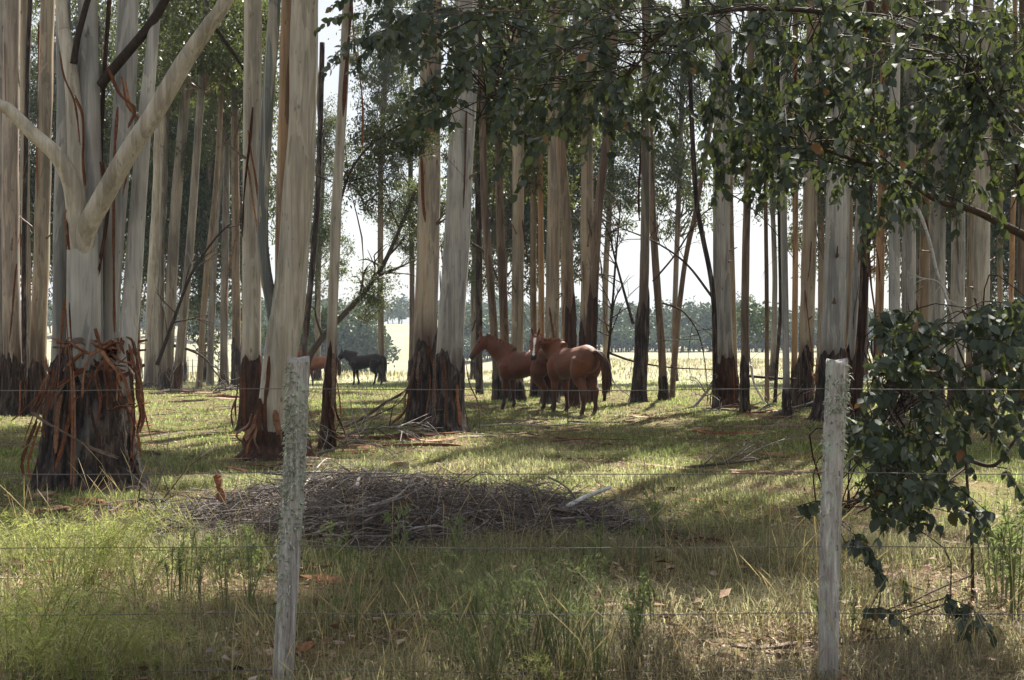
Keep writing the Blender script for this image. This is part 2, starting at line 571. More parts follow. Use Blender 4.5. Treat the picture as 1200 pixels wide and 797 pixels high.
CROWNS = [crown_variant(100+i, 1.9, 2.4, 60, 84, .20, .065) for i in range(4)]       # tall crowns over the grove
LOW = [crown_variant(200+i, 2.1, 3.4, 84, 120, .185, .062) for i in range(5)]          # leafier trees of the grove's edge
SMALL = [crown_variant(300+i, .9, 1.2, 18, 80, .17, .06) for i in range(3)]


def add_crown(root, loc, kind, scale, q):
    lm, bm_ = kind[q.randrange(len(kind))]
    rz = q.uniform(0, 6.28)
    for name, me_ in (('crown', lm), ('limbs', bm_)):
        o = put(bpy.data.objects.new(name, me_), root)
        if name == 'limbs': o['kind'] = 'stuff'
        o.location = Vector(loc)-root.location
        o.rotation_euler = (0, 0, rz); o.scale = scale


# ------------------------------------------------------------------ gum trunks
# ground patches kept sunlit by shaping the unseen crowns, as (px, py, rx, ry) on the ground of the photograph
SUNNY = [(235, 497, 80, 40), (440, 525, 60, 20), (640, 472, 110, 18), (770, 474, 70, 10), (720, 558, 300, 26), (900, 652, 300, 11), (405, 675, 75, 24), (150, 640, 180, 40),
         (50, 765, 70, 35), (1000, 745, 40, 15), (1150, 600, 60, 20), (950, 470, 60, 10), (480, 470, 60, 12), (330, 590, 110, 26), (620, 600, 90, 16), (30, 690, 60, 30), (540, 745, 70, 22), (840, 712, 80, 12), (1100, 760, 60, 20), (250, 765, 50, 20)]
SHADOWS = []


def sunlit_share(c, rad):
    """how much of a crown's shadow would fall into those sunlit patches"""
    k = c.z/sd.z
    gx_, gy_ = c.x-sd.x*k, c.y-sd.y*k
    hit = n_ = 0
    for a in np.linspace(0, 2*PI, 9)[:-1]:
        for rr_ in (.35, .9):
            x_, y_ = gx_+math.cos(a)*rad*rr_, gy_+math.sin(a)*rad*rr_*1.5
            if y_ < 4.5: continue
            px, py = CX+x_/y_*F, CY+EYE/y_*F
            n_ += 1
            if any(((px-a0)/r0_)**2+((py-b0)/r1_)**2 < 1 for a0, b0, r0_, r1_ in SUNNY): hit += 1
    return hit/n_ if n_ else 0


def shade_crown(root, ax, top, s, q):
    """unseen crown, its height and fullness set so its shadow spares the sunlit patches"""
    opts = []
    for z in np.arange(12, top-.5, .75):
        c = Vector(ax.at(z)); k = c.z/sd.z
        x_, y_ = c.x-sd.x*k, c.y-sd.y*k
        seen = y_ > 5 and abs(x_) < .44*y_
        over = sum(1 for a_, b_ in SHADOWS if (a_-x_)**2+((b_-y_)*.7)**2 < 3.2)
        share = sunlit_share(c, 2.0*s)
        if share > .2: continue
        opts.append((share-((.16+.12*(y_ < 11)) if seen else 0)+.16*over, z, x_, y_))
    best = min(opts) if opts else (9, top, 0, 0)
    c = Vector(ax.at(best[1]))
    if best[0] < .15:
        SHADOWS.append(best[2:])
        add_crown(root, c, CROWNS, (s, s, s), q)
        for z in (best[1]+2.2,):
            if z < top+1: add_crown(root, Vector(ax.at(min(z, top))), SMALL, (s, s, s), q)
    else: add_crown(root, Vector(ax.at(top-.6)), SMALL, (s*.8, s*.8, s*.9), q)


class Axis:
    """the line of a trunk from its pixels, standing at one distance, carried on above the frame"""
    def __init__(self, pts, base, top, q, lean=.02):
        y0 = base.y
        w_ = [P(px, py, y0) for px, py in pts]
        w_[0] = base.copy()
        d = w_[-1]-w_[-2]
        s = (d.x/d.z)*.6 if d.z > .2 else 0
        z = w_[-1].z
        while z < top:
            z += 4.0
            w_.append(Vector((w_[-1].x+s*4+q.uniform(-.05, .05), y0, z)))
            s *= .6
        n = 70
        c = curve(w_, n)
        ly = q.uniform(-lean, lean); ph = q.uniform(0, 6)
        c[:, 1] += ly*(c[:, 2]-base.z)+.05*np.sin(c[:, 2]*.5+ph)-.05*math.sin(base.z*.5+ph)
        o = np.argsort(c[:, 2]); self.c = c[o]; self.z0 = base.z; self.top = top

    def at(self, z):
        z = np.asarray(z, float)
        return np.stack([np.interp(z, self.c[:, 2], self.c[:, 0]), np.interp(z, self.c[:, 2], self.c[:, 1]), z], -1)


def trunk_rings(ax, r, top, zbot, flare=.25):
    lo = np.arange(zbot, min(zbot+12, top), .22)
    hi = np.arange(lo[-1]+.8, top, .8)
    z = np.concatenate([lo, hi])
    hgt = z-ax.z0
    rad = r*(1.05-.018*hgt)
    rad = np.maximum(rad, .12*r)*(1+flare*np.exp(-np.maximum(hgt, 0)/.25))
    return z, rad


def radius(r, hgt, flare=.25):
    hgt = np.asarray(hgt, float)
    return np.maximum(r*(1.05-.018*hgt), .12*r)*(1+flare*np.exp(-np.maximum(hgt, 0)/.25))


def stocking(root, ax, r, h, seed, mat, thick=.16, n=36):
    """the sleeve of old rough bark round the foot of a gum: furrowed, with a torn upper edge"""
    q = np.random.default_rng(seed)
    th = np.linspace(0, 2*PI, n, endpoint=False)
    hh = h*(1+.10*np.sin(th+q.uniform(0, 6))+.08*np.sin(3*th+q.uniform(0, 6)))+np.convolve(np.tile(q.normal(0, .06*min(h, 1.2), n), 3), [.25, .5, .25], 'same')[n:2*n]+q.normal(0, .018, n)
    m_ = max(10, int(h/.09))
    tt = np.linspace(0, 1, m_)[:, None]
    z = ax.z0-.12+tt*(hh[None]+.12)
    prof = np.where(tt < .86, 1.0, np.cos((tt-.86)/.14*PI/2))
    ridge = 0
    for k in (5, 9, 13):
        ridge = ridge+np.abs(np.sin(k*th[None]/2*1.0+q.uniform(0, 6)+.7*np.sin(z*2.1+q.uniform(0, 6))))*.5
    lum = sum(q.normal()*np.sin(kk*th[None]+q.uniform(0, 6)+z*q.uniform(1, 3)) for kk in (1, 2, 3))*.05
    rr = radius(r, z-ax.z0)
    rr = rr*(.985+prof*(thick*(.55+.55*ridge/1.5)+.04+lum*.6))
    rr = rr*(1+q.uniform(.08, .30)*np.exp(-np.maximum(z-ax.z0, 0)/.16)*(1+.4*np.sin(4*th+q.uniform(0, 6))))
    rr = rr+q.normal(0, .006, rr.shape)*prof
    c = ax.at(z)
    V = np.stack([c[..., 0]+rr*np.cos(th), c[..., 1]+rr*np.sin(th), z], -1).reshape(-1, 3)
    i, j = np.meshgrid(np.arange(m_-1), np.arange(n), indexing='ij')
    j2 = (j+1) % n
    f = np.stack([i*n+j, i*n+j2, (i+1)*n+j2, (i+1)*n+j], -1).reshape(-1, 4)
    mb = MB(); mb.add(V, None, f)
    return mb.build('rough_bark', mat, root)


def hang_strips(root, ax, r, zs, count, seed, mat=None, long=(.4, 1.2), wd=.045, front=True):
    """torn bark ribbons hanging from the trunk, each a part"""
    q = random.Random(seed)
    for k in range(count):
        a = q.uniform(PI*1.05, PI*1.95) if front and q.random() < .8 else q.uniform(0, 2*PI)
        z = q.uniform(*zs); L = q.uniform(*long)
        c = ax.at(z); rr = float(radius(r, z-ax.z0))*1.10+.01
        L = min(L, z-ax.z0-.05)
        if L < .15: continue
        out = Vector((math.cos(a), math.sin(a), 0)); sd_ = Vector((-math.sin(a), math.cos(a), 0))
        p0 = Vector(c)+out*rr
        g = q.uniform(.02, .22); s = q.uniform(-.25, .25)
        pts = [p0+Vector((0, 0, .08)), p0+out*(.25*g)-Vector((0, 0, L*.25))+sd_*s*.3*L, p0+out*g-Vector((0, 0, L*.62))+sd_*s*.8*L,
               p0+out*(g*q.uniform(.5, 1.4))-Vector((0, 0, L))+sd_*s*L]
        mb = MB(); mb.ribbon(curve(pts, 9), wd*q.uniform(.5, 1.3), .005, tuple(sd_), q.uniform(.2, .7), q.randrange(9999))
        mb.build('bark_strip', mat or M['strip'], root)


def gum(pts, w, var, label, dark=None, stock='rough', strips=0, base_py=None, top=None, crown=True, thick=.16, group='gum trees of the grove', szs=None, name='gum_tree', crown_z=None, kind=None, cscale=1.0):
    q = random.Random(int(pts[0][0]*13+w*7+pts[0][1]))
    if w <= 13 and pts[0][1] < 479: var = {'grey': 'shadedgrey', 'tan': 'shadedtan', 'cream': 'tan'}.get(var, var)  # thin far trunks: their shade is painted in as darker bark
    base = ground_at(pts[0][0], base_py or pts[0][1])
    top = top or q.uniform(27, 33)
    ax = Axis(pts, base, top, q)
    r = w/2/F*base.y
    root = empty(name, base, label, 'tree', group)
    z, rad = trunk_rings(ax, r, top, base.z-.1)
    mb = MB(); mb.sweep(ax.at(z), rad, 20 if w > 12 else 12, .05, q.randrange(9999))
    tr_ = mb.build('trunk', M[var] if var in M else M['rough'], root)
    if dark:
        me_ = tr_.data; n_ = len(me_.vertices); co = np.empty(n_*3, np.float32); me_.vertices.foreach_get('co', co); zz = co[2::3]
        hd_ = EYE-(dark-CY)/F*base.y-base.z
        at_ = me_.attributes.new('stain', 'FLOAT', 'POINT'); at_.data.foreach_set('value', smooth(hd_+q.triangular(.15, 2.2, .3), hd_-.05, zz).astype(np.float32))
    for k in range(q.randint(1, 3) if w >= 13 and base.y < 36 else 0):          # stubs of shed branches
        zz = base.z+q.uniform(2.0, 7.0); a_ = q.uniform(PI*.9, PI*2.1); o_ = Vector((math.cos(a_), math.sin(a_), q.uniform(.1, .8)))
        c_ = Vector(ax.at(zz)); rr_ = float(radius(r, zz-base.z)); L_ = q.uniform(.04, .35)
        mb = MB(); mb.sweep(curve([c_+o_*rr_*.7, c_+o_*(rr_*1.1), c_+o_*(rr_*1.1+L_)+Vector((0, 0, q.uniform(-.05, .1)))], 6), [rr_*.34, rr_*.26, .024, .02, .017, .011], 7, .1, k)
        mb.build('branch_stub', M['brown'], root)
    if dark:
        h = EYE-(dark-CY)/F*base.y-base.z
        if stock == 'rough' and q.random() < .15: stock = 'redrough'
        stocking(root, ax, r, h*q.uniform(.93, 1.05), q.randrange(9999), M[stock], thick*q.uniform(.6, 1.15), 40 if w > 18 else 26)
        if strips:
            hang_strips(root, ax, r*(1+thick), (base.z+.45*h, base.z+h*1.05), strips, q.randrange(9999))
    elif strips:
        hang_strips(root, ax, r, szs or (base.z+1, base.z+5), strips, q.randrange(9999))
    if w >= 10 and base.y < 40 and kind is None:
        hang_strips(root, ax, r, (base.z+2.2, base.z+8.5), q.randint(1, 4), q.randrange(9999), long=(.7, 2.4), wd=.05)
    px_ = pts[0][0]
    if 26 < base.y < 46 and kind is None and (555 < px_ < 725 or 160 < px_ < 285 or 985 < px_ < 1200) and q.random() < .75:
        for k in range(q.randint(1, 3)):                                            # leafy side shoots part-way up
            zz = base.z+q.uniform(.165, .30)*base.y
            s_ = q.uniform(.7, 1.15)
            add_crown(root, Vector(ax.at(zz))+Vector((q.uniform(-.7, .7), q.uniform(-.4, .8), 0)), SMALL, (s_, s_, s_*.9), q)
    if crown:
        cz = crown_z or top-3.0
        s = q.uniform(.85, 1.15)*cscale
        if kind: add_crown(root, Vector(ax.at(min(cz, top-.5))), kind, (s, s, s*q.uniform(.9, 1.15)), q)
        else: shade_crown(root, ax, top, s, q)
    return root, ax, r


TREES = [
 # pixels from the foot upward, width, bark, label, dark sleeve top, extras
 (dict(pts=[(1, 486), (2, 440), (2, 260), (3, 0)], w=14, var='grey', dark=424), 'grey gum cut by the left edge of the photo'),
 (dict(pts=[(15, 487), (15, 440), (15, 260), (19, 0)], w=20, var='pink', dark=414, strips=6), 'straight pinkish gum with dark sleeve, second trunk from the left edge'),
 (dict(pts=[(31, 470), (31, 400), (31, 260), (33, 0)], w=11, var='cream', dark=430), 'thin cream gum tucked close behind the pinkish trunk at far left'),
 (dict(pts=[(31, 478), (29, 420), (30, 350), (36, 60), (38, 0)], w=6, var='rough'), 'skinny dark stem with rough bark between the two left gums'),
 (dict(pts=[(44, 487), (44, 420), (50, 260), (55, 0)], w=18, var='tan', dark=416, strips=6), 'tan gum leaning slightly right, directly left of the big stump'),
 (dict(pts=[(178, 455), (180, 350), (187, 200), (193, 0)], w=18, var='cream', dark=449), 'pale cream gum just right of the big multi-stemmed stump'),
 (dict(pts=[(190, 458), (190, 300), (196, 100), (198, 0)], w=7, var='grey', dark=436), 'very thin grey gum squeezed against the pale cream trunk'),
 (dict(pts=[(195, 458), (203, 300), (216, 120), (226, 0)], w=13, var='grey', dark=436, strips=3), 'grey gum leaning right above a dark foot, behind the big stump'),
 (dict(pts=[(206, 460), (222, 300), (232, 150), (240, 20)], w=10, var='grey', dark=427), 'thin grey gum with the strongest lean, left of the distant pickets'),
 (dict(pts=[(233, 456), (242, 330), (255, 200), (264, 0)], w=7, var='tan'), 'thin tan gum leaning right in front of the distant pickets'),
 (dict(pts=[(246, 452), (251, 300), (262, 150), (270, 0)], w=8, var='grey'), 'thin grey gum between the leaning tan stem and the dark-footed one'),
 (dict(pts=[(262, 452), (264, 300), (268, 0)], w=9, var='grey', dark=440), 'slim upright grey gum with short dark foot left of the cream trunk'),
 (dict(pts=[(277, 456), (277, 300), (274, 0)], w=10, var='tan', dark=402), 'slim tan gum with tall dark sleeve beside the cream trunk'),
 (dict(pts=[(294, 505), (295, 440), (296, 300), (297, 0)], w=22, var='cream', dark=425, strips=5), 'straight cream gum with ragged dark sleeve left of the lichened post'),
 (dict(pts=[(381, 530), (388, 430), (394, 260), (402, 100), (406, 0)], w=12, var='cream', dark=415, stock='redrough', strips=7, thick=.2), 'slender pale gum wrapped in reddish peeling bark right of the lichened post'),
 (dict(pts=[(352, 470), (360, 380), (368, 300), (375, 200), (380, 0)], w=7, var='rough'), 'thin dark rough stem behind the lichened post'),
 (dict(pts=[(494, 499), (498, 400), (502, 260), (506, 0)], w=27, var='tan', dark=398, strips=7), 'thick tan gum with tall black sleeve, left of a close pair'),
 (dict(pts=[(522, 506), (527, 420), (536, 260), (543, 130), (548, 0)], w=31, var='grey', dark=418, strips=8), 'thick pale grey gum with black foot, right of a close pair'),
 (dict(pts=[(562, 462), (561, 300), (560, 150), (559, 0)], w=8, var='rough'), 'dark rough stem behind the head of the left chestnut horse'),
 (dict(pts=[(583, 470), (580, 400), (569, 260), (566, 170), (560, 0)], w=9, var='brown', dark=440), 'slim brown gum bowed to the left above the left chestnut horse'),
 (dict(pts=[(592, 468), (592, 400), (586, 260), (584, 150), (583, 0)], w=10, var='brown', dark=440), 'brown gum standing right of the bowed one behind the horses'),
 (dict(pts=[(606, 470), (607, 300), (607, 150), (606, 0)], w=14, var='tan', dark=445), 'straight tan gum above the back of the left chestnut horse'),
 (dict(pts=[(626, 466), (625, 300), (625, 100)], w=7, var='tan', dark=430), 'thin tan gum rising right behind the blazed horse head'),
 (dict(pts=[(635, 466), (634, 300), (632, 100)], w=7, var='orange', dark=430), 'thin orange-tinged gum above the neck of the blazed horse'),
 (dict(pts=[(645, 472), (647, 400), (649, 250), (650, 100), (652, 0)], w=16, var='tan', dark=440), 'widest tan gum behind the neck of the blazed horse'),
 (dict(pts=[(661, 465), (660, 300), (658, 100)], w=6, var='cream', dark=430), 'very thin pale gum hidden behind the leaning trunk over the horses'),
 (dict(pts=[(672, 478), (669, 400), (665, 280), (657, 170), (650, 0)], w=12, var='tan', dark=352, stock='redrough'), 'tan gum leaning left with long brown sleeve behind the blazed horse'),
 (dict(pts=[(684, 472), (687, 400), (688, 300), (688, 150), (690, 0)], w=15, var='tan', dark=380, stock='redrough'), 'rough-streaked tan gum rising behind the rump of the blazed horse'),
 (dict(pts=[(690, 474), (694, 380), (701, 250), (712, 150), (722, 0)], w=11, var='brown', dark=350, stock='redrough'), 'brown gum leaning right away from the trunk behind the horse rump'),
 (dict(pts=[(747, 471), (752, 400), (755, 300), (756, 150), (757, 0)], w=11, var='grey', dark=350, thick=.45), 'grey gum with very tall black sleeve, first right of the horses'),
 (dict(pts=[(778, 470), (775, 400), (768, 300), (763, 180), (760, 0)], w=9, var='brown', dark=440), 'slim brown gum bowed left beside the black-sleeved grey trunk'),
 (dict(pts=[(787, 468), (797, 350), (806, 290), (815, 250), (826, 190), (840, 100)], w=6, var='brown'), 'thin bare brown sapling leaning right across the open sky'),
 (dict(pts=[(853, 478), (849, 420), (847, 350), (846, 250), (847, 0)], w=20, var='grey', dark=418, strips=9, stock='redrough'), 'thick grey gum with twigs heaped at its foot right of the open sky'),
 (dict(pts=[(838, 478), (836, 350), (823, 275), (816, 230), (810, 120)], w=6, var='rough'), 'thin dark forked stem against the left side of the thick grey gum'),
 (dict(pts=[(862, 470), (857, 300), (855, 150), (854, 0)], w=7, var='cream'), 'thin pale gum showing behind the right side of the thick grey gum'),
 (dict(pts=[(873, 484), (873, 420), (874, 300), (876, 200), (879, 60)], w=9, var='brown', dark=420), 'slim brown gum standing just right of the thick grey gum'),
 (dict(pts=[(899, 472), (899, 350), (897, 200), (897, 50)], w=5, var='brown'), 'thinnest straight dark gum against the sky left of the right post'),
 (dict(pts=[(908, 474), (911, 420), (915, 360), (914, 250)], w=4, var='rough'), 'crooked dark sapling beside the slim grey gum'),
 (dict(pts=[(922, 490), (921, 400), (919, 250), (918, 100), (917, 0)], w=8, var='grey', dark=455), 'slim straight grey gum between dark saplings and the orange stem'),
 (dict(pts=[(930, 470), (931, 400), (932, 280), (933, 150)], w=7, var='orange', dark=430), 'slim orange gum close to the left of a tan trunk'),
 (dict(pts=[(941, 478), (945, 400), (948, 280), (951, 100), (953, 0)], w=17, var='tan', dark=409, strips=6), 'tan gum with dark ragged sleeve left of the right fence post'),
 (dict(pts=[(972, 492), (975, 420), (981, 280), (988, 100), (992, 0)], w=28, var='grey', dark=420, strips=4), 'thickest grey gum rising directly behind the right fence post'),
 (dict(pts=[(995, 470), (995, 300), (998, 100)], w=9, var='tan'), 'tan gum showing at the right side of the thickest grey trunk'),
 (dict(pts=[(994, 488), (999, 400), (1005, 320), (1013, 180), (1018, 60)], w=11, var='grey', dark=415, strips=8, stock='redrough', thick=.35), 'grey gum leaning right out of reddish bark beside the right post'),
 (dict(pts=[(1003, 490), (1009, 400), (1014, 300), (1018, 150)], w=11, var='redrough', strips=10, szs=(1.0, 4)), 'shaggy brown trunk hung with peeling bark right of the right post'),
 (dict(pts=[(1027, 474), (1029, 400), (1031, 250), (1034, 100)], w=10, var='orange', dark=440, strips=4), 'bright orange gum between the shaggy trunk and the leafy sapling'),
 (dict(pts=[(1050, 495), (1049, 420), (1049, 300), (1049, 150)], w=13, var='grey', dark=412), 'grey gum with dark foot at the left edge of the leafy sapling'),
 (dict(pts=[(1066, 480), (1066, 350), (1068, 200), (1070, 50)], w=16, var='grey', dark=440), 'smooth grey gum rising behind the left part of the leafy sapling'),
 (dict(pts=[(1083, 470), (1084, 300), (1087, 150)], w=12, var='tan', dark=440), 'tan gum half hidden by the grey gum behind the pale bare branch'),
 (dict(pts=[(1095, 478), (1096, 350), (1099, 200), (1101, 50)], w=18, var='grey', dark=440), 'grey gum crossed by a pale bare branch above the leafy sapling'),
 (dict(pts=[(1121, 476), (1121, 350), (1123, 200), (1125, 50)], w=16, var='grey', dark=440), 'grey gum left of a dark gap over the top of the leafy sapling'),
 (dict(pts=[(1136, 468), (1137, 300), (1139, 120)], w=9, var='grey', dark=440), 'thin grey gum between two wider trunks over the leafy sapling'),
 (dict(pts=[(1149, 482), (1151, 350), (1154, 200), (1157, 50)], w=19, var='cream', dark=440), 'wide cream gum, last thick trunk toward the right edge'),
 (dict(pts=[(1172, 465), (1173, 250), (1174, 100)], w=6, var='tan', dark=440), 'thin tan gum just right of the last wide cream trunk'),
 (dict(pts=[(1184, 468), (1185, 280), (1188, 100)], w=6, var='orange', dark=440), 'thin reddish gum near the right edge behind the foliage'),
 (dict(pts=[(1199, 475), (1199, 300), (1201, 100)], w=13, var='brown', dark=430), 'brown gum cut by the right edge of the photo'),
]
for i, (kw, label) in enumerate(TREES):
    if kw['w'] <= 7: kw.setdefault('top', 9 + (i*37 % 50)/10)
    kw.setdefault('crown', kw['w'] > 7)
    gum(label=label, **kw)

# more grove trees, unseen, added so that their crowns shade the ground in view
for i, (x, y) in enumerate([(-9.5, 16), (-13, 24), (10.5, 20), (9.6, 19), (12.5, 24), (11.2, 22.5), (14, 28), (13, 26), (17, 36), (15.5, 31)]):
    px = CX+x/y*F; py = CY+EYE/y*F
    gum([(px, py), (px+2, 300), (px+4, 0)], 20, ('grey', 'tan', 'cream')[i % 3], 'unseen gum added outside the frame for its shade', dark=py-40, group='gums outside the frame')


# ------------------------------------------------------------------ the big multi-stemmed stump tree
def multi_stem():
    q = random.Random(3)
    base = ground_at(104, 574)
    y0 = base.y
    root = empty('multi_stem_gum', base, 'huge old gum with several pale stems forking from one black shaggy stump', 'tree', 'gum trees of the grove')
    r0 = 57/F*y0
    class SA:
        z0 = base.z
        def at(self, z):
            z = np.asarray(z, float)
            return np.stack([base.x+0*z+(z-base.z)*.0, base.y+0*z, z], -1)
    ax = SA()
    # stump: a wide sleeve, furrowed and torn on top
    n, hgt = 72, 1.35
    qq = np.random.default_rng(5)
    th = np.linspace(0, 2*PI, n, endpoint=False)
    hh = hgt*(1+.08*np.sin(2*th+1)+.06*np.sin(5*th)+.16*np.exp(-((th-1.42*PI)/.22)**2))+qq.normal(0, .06, n)
    m_ = 34
    tt = np.linspace(0, 1, m_)[:, None]
    z = base.z-.15+tt*(hh[None]+.15)
    hz = np.maximum(z-base.z, 0)
    rr = r0*(1.02-.26*hz/hgt+.22*np.exp(-hz/.14)*(1+.5*np.sin(5*th+1)))
    ridge = sum(np.abs(np.sin(k*th[None]/2+a+.8*np.sin(z*2.3+a))) for k, a in ((9, .3), (15, 1.7), (23, 4.0)))/3
    rr = rr*(.93+.13*ridge)+qq.normal(0, .008, rr.shape)
    rr = rr*np.where(tt > .93, 1-(tt-.93)*3.2, 1)
    V = np.stack([base.x+rr*np.cos(th), base.y+rr*.9*np.sin(th), z], -1).reshape(-1, 3)
    V = np.vstack([V, [[base.x, base.y, base.z+hgt*.9]]])
    i, j = np.meshgrid(np.arange(m_-1), np.arange(n), indexing='ij'); j2 = (j+1) % n
    f = np.stack([i*n+j, i*n+j2, (i+1)*n+j2, (i+1)*n+j], -1).reshape(-1, 4)
    jn = np.arange(n)
    mb = MB(); mb.add(V, np.stack([(m_-1)*n+jn, (m_-1)*n+(jn+1) % n, np.full(n, m_*n)], -1), f)
    mb.build('stump', M['rough'], root)
    # stems: pixels, widths, depth offset
    def stem(pts, ws, dy, var, name='stem', extend=0, seed=1, ni=44):
        p = [P(px, py, y0+d) for (px, py), d in zip(pts, np.linspace(dy[0], dy[1], len(pts)))]
        rad = [w_/2/F*(y0+dy[0]) for w_ in ws]
        if extend:
            d = (p[-1]-p[-2]).normalized()
            for k in range(3):
                d = (d+Vector((0, 0, .35))).normalized()
                p.append(p[-1]+d*extend/3); rad.append(rad[-1]*.8)
        c = curve(p, ni)
        rr_ = np.interp(np.linspace(0, len(p)-1, ni), range(len(p)), rad)
        mb_ = MB(); mb_.sweep(c, rr_, 22, .035, seed)
        mb_.build(name, M[var], root)
        return Vector(c[-1])
    tops = []
    tops.append(stem([(72, 480), (72, 400), (73, 260), (76, 120), (74, 0)], [22, 21, 20, 18, 17], (.25, .25), 'grey', extend=9, seed=1))
    stem([(104, 452), (100, 405), (98, 330), (97, 285), (99, 262)], [34, 38, 38, 36, 30], (-.16, -.2), 'grey', seed=2)     # front stem up to the fork
    stem([(97, 300), (101, 268), (120, 232), (150, 180), (180, 135), (215, 75), (245, 30), (272, -14)], [24, 24, 24, 23, 21, 19, 17, 15], (-.22, -.9), 'cream', 'limb', extend=6, seed=3)
    stem([(94, 300), (91, 258), (84, 215), (66, 182), (40, 158), (10, 128), (-20, 105)], [24, 25, 22, 18, 16, 14, 13], (-.22, -.7), 'cream', 'limb', extend=5, seed=4)
    tops.append(stem([(92, 470), (91, 300), (90, 180), (84, 90), (76, 40), (72, 0)], [26, 25, 22, 17, 15, 14], (.05, .2), 'cream', extend=9, seed=5))
    tops.append(stem([(108, 490), (108, 380), (108, 240), (105, 100), (103, 0)], [26, 25, 24, 23, 22], (.1, .25), 'grey', extend=9, seed=6))
    tops.append(stem([(128, 490), (128, 400), (134, 270), (146, 120), (150, 0)], [22, 21, 24, 25, 24], (.25, .3), 'grey', extend=9, seed=7))
    tops.append(stem([(141, 462), (147, 430), (156, 330), (163, 230), (172, 120), (181, 20)], [23, 22, 21, 18, 16, 13], (-.05, -.1), 'grey', extend=8, seed=8))
    stem([(134, 480), (122, 380), (118, 300), (117, 200), (122, 90), (128, 0)], [9, 8, 7, 6, 5, 5], (.3, .4), 'redrough', extend=4, seed=9)
    stem([(118, 100), (132, 82), (155, 55), (175, 30), (196, -5)], [11, 12, 11, 11, 10], (.1, -.2), 'twigdark', 'limb', extend=3, seed=10)
    stem([(86, 75), (91, 45), (100, 10), (108, -20)], [8, 7, 7, 6], (.0, -.1), 'twigdark', 'limb', extend=2, seed=11)
    for i, tp in enumerate(tops):
        full = sunlit_share(tp, 2) < .15
        add_crown(root, tp, CROWNS if full else SMALL, (.9, .9, .9), q)
    # ribbons of bark: tucked in the crotch, hanging down the stems and over the stump
    def rib(pts, wpx, d=-.45, mat='strip', seed=0):
        p = [P(px, py, y0+d+k) for (px, py), k in zip(pts, np.linspace(0, -.12, len(pts)))]
        mb_ = MB(); mb_.ribbon(curve(p, 14), wpx*.72/F*y0, .006, (1, 0, 0), .6, seed)
        mb_.build('bark_strip', M[mat], root)
    for k, (pts, wpx, d) in enumerate([
        ([(120, 190), (127, 240), (118, 300), (108, 335)], 11, -.1), ([(138, 125), (134, 190), (133, 300), (134, 390)], 8, -.05),
        ([(88, 115), (97, 140), (97, 190), (99, 220)], 6, -.3), ([(70, 60), (75, 90), (88, 122), (94, 170)], 5, -.2),
        ([(143, 90), (150, 125), (163, 140), (152, 170), (140, 225)], 8, -.2), ([(127, 80), (140, 110), (158, 128), (150, 150)], 9, -.25),
        ([(85, 240), (79, 255), (81, 292), (78, 275)], 5, -.35), ([(76, 350), (71, 400), (68, 450), (60, 480)], 7, -.5), ([(80, 355), (84, 420), (86, 470)], 5, -.5),
        ([(112, 385), (122, 415), (130, 440), (131, 432)], 13, -.6), ([(106, 400), (118, 405), (135, 398), (142, 412)], 9, -.55), ([(64, 402), (84, 403), (99, 412)], 6, -.6),
        ([(82, 430), (84, 480), (83, 540), (82, 574)], 6, -.72), ([(110, 436), (102, 455), (92, 468), (86, 472)], 6, -.72),
        ([(126, 432), (132, 460), (134, 495), (150, 485), (162, 482)], 7, -.74), ([(140, 430), (150, 452), (156, 478), (168, 474), (178, 473)], 6, -.72),
        ([(154, 405), (162, 435), (170, 470), (171, 520), (162, 552)], 9, -.6), ([(160, 400), (168, 440), (172, 490), (168, 545)], 7, -.55), ([(152, 410), (158, 450), (160, 500), (158, 540)], 7, -.62),
        ([(166, 445), (171, 480), (176, 520), (182, 560)], 4, -.5), ([(134, 440), (144, 470), (152, 500), (156, 525)], 5, -.72), ([(148, 440), (158, 480), (156, 520)], 5, -.7),
        ([(50, 450), (44, 480), (36, 505), (24, 560)], 5, -.4), ([(58, 440), (48, 470), (38, 500), (42, 512)], 6, -.5), ([(40, 495), (30, 520), (22, 545), (24, 566)], 9, -.45), ([(52, 455), (36, 475), (18, 505), (8, 520)], 4, -.4),
        ([(36, 500), (50, 520), (80, 550), (108, 578), (140, 600)], 6, -.8), ([(60, 436), (55, 470), (48, 500), (50, 516)], 6, -.55), ([(66, 425), (62, 455), (58, 490)], 7, -.6), ([(90, 440), (70, 452), (55, 462), (44, 470)], 5, -.62),
        ([(120, 425), (112, 440), (118, 470), (114, 500)], 7, -.72), ([(104, 420), (98, 440), (96, 470)], 6, -.7), ([(130, 420), (140, 428), (152, 430), (160, 440)], 8, -.65), ([(118, 410), (130, 425), (140, 440), (138, 470)], 10, -.66),
        ([(163, 410), (168, 425), (166, 460), (170, 500), (164, 540)], 8, -.5), ([(150, 395), (158, 400), (163, 420), (166, 450)], 7, -.4)]):
        if k > 7: pts = [(104+(px-104)*.95, py if py < 462 else 462+(py-462)*(.55 if k % 3 else .95)) for px, py in pts]
        rib(pts, wpx*.55, d+.03, seed=k+40)
        if k % 2: continue
        j_ = [q.uniform(-5, 5) for _ in range(4)]
        rib([(px+j_[0]+j_[1]*i_/3, py+j_[2]+j_[3]*i_/3) for i_, (px, py) in enumerate(pts)], wpx*.42, d-.02, seed=k+140)
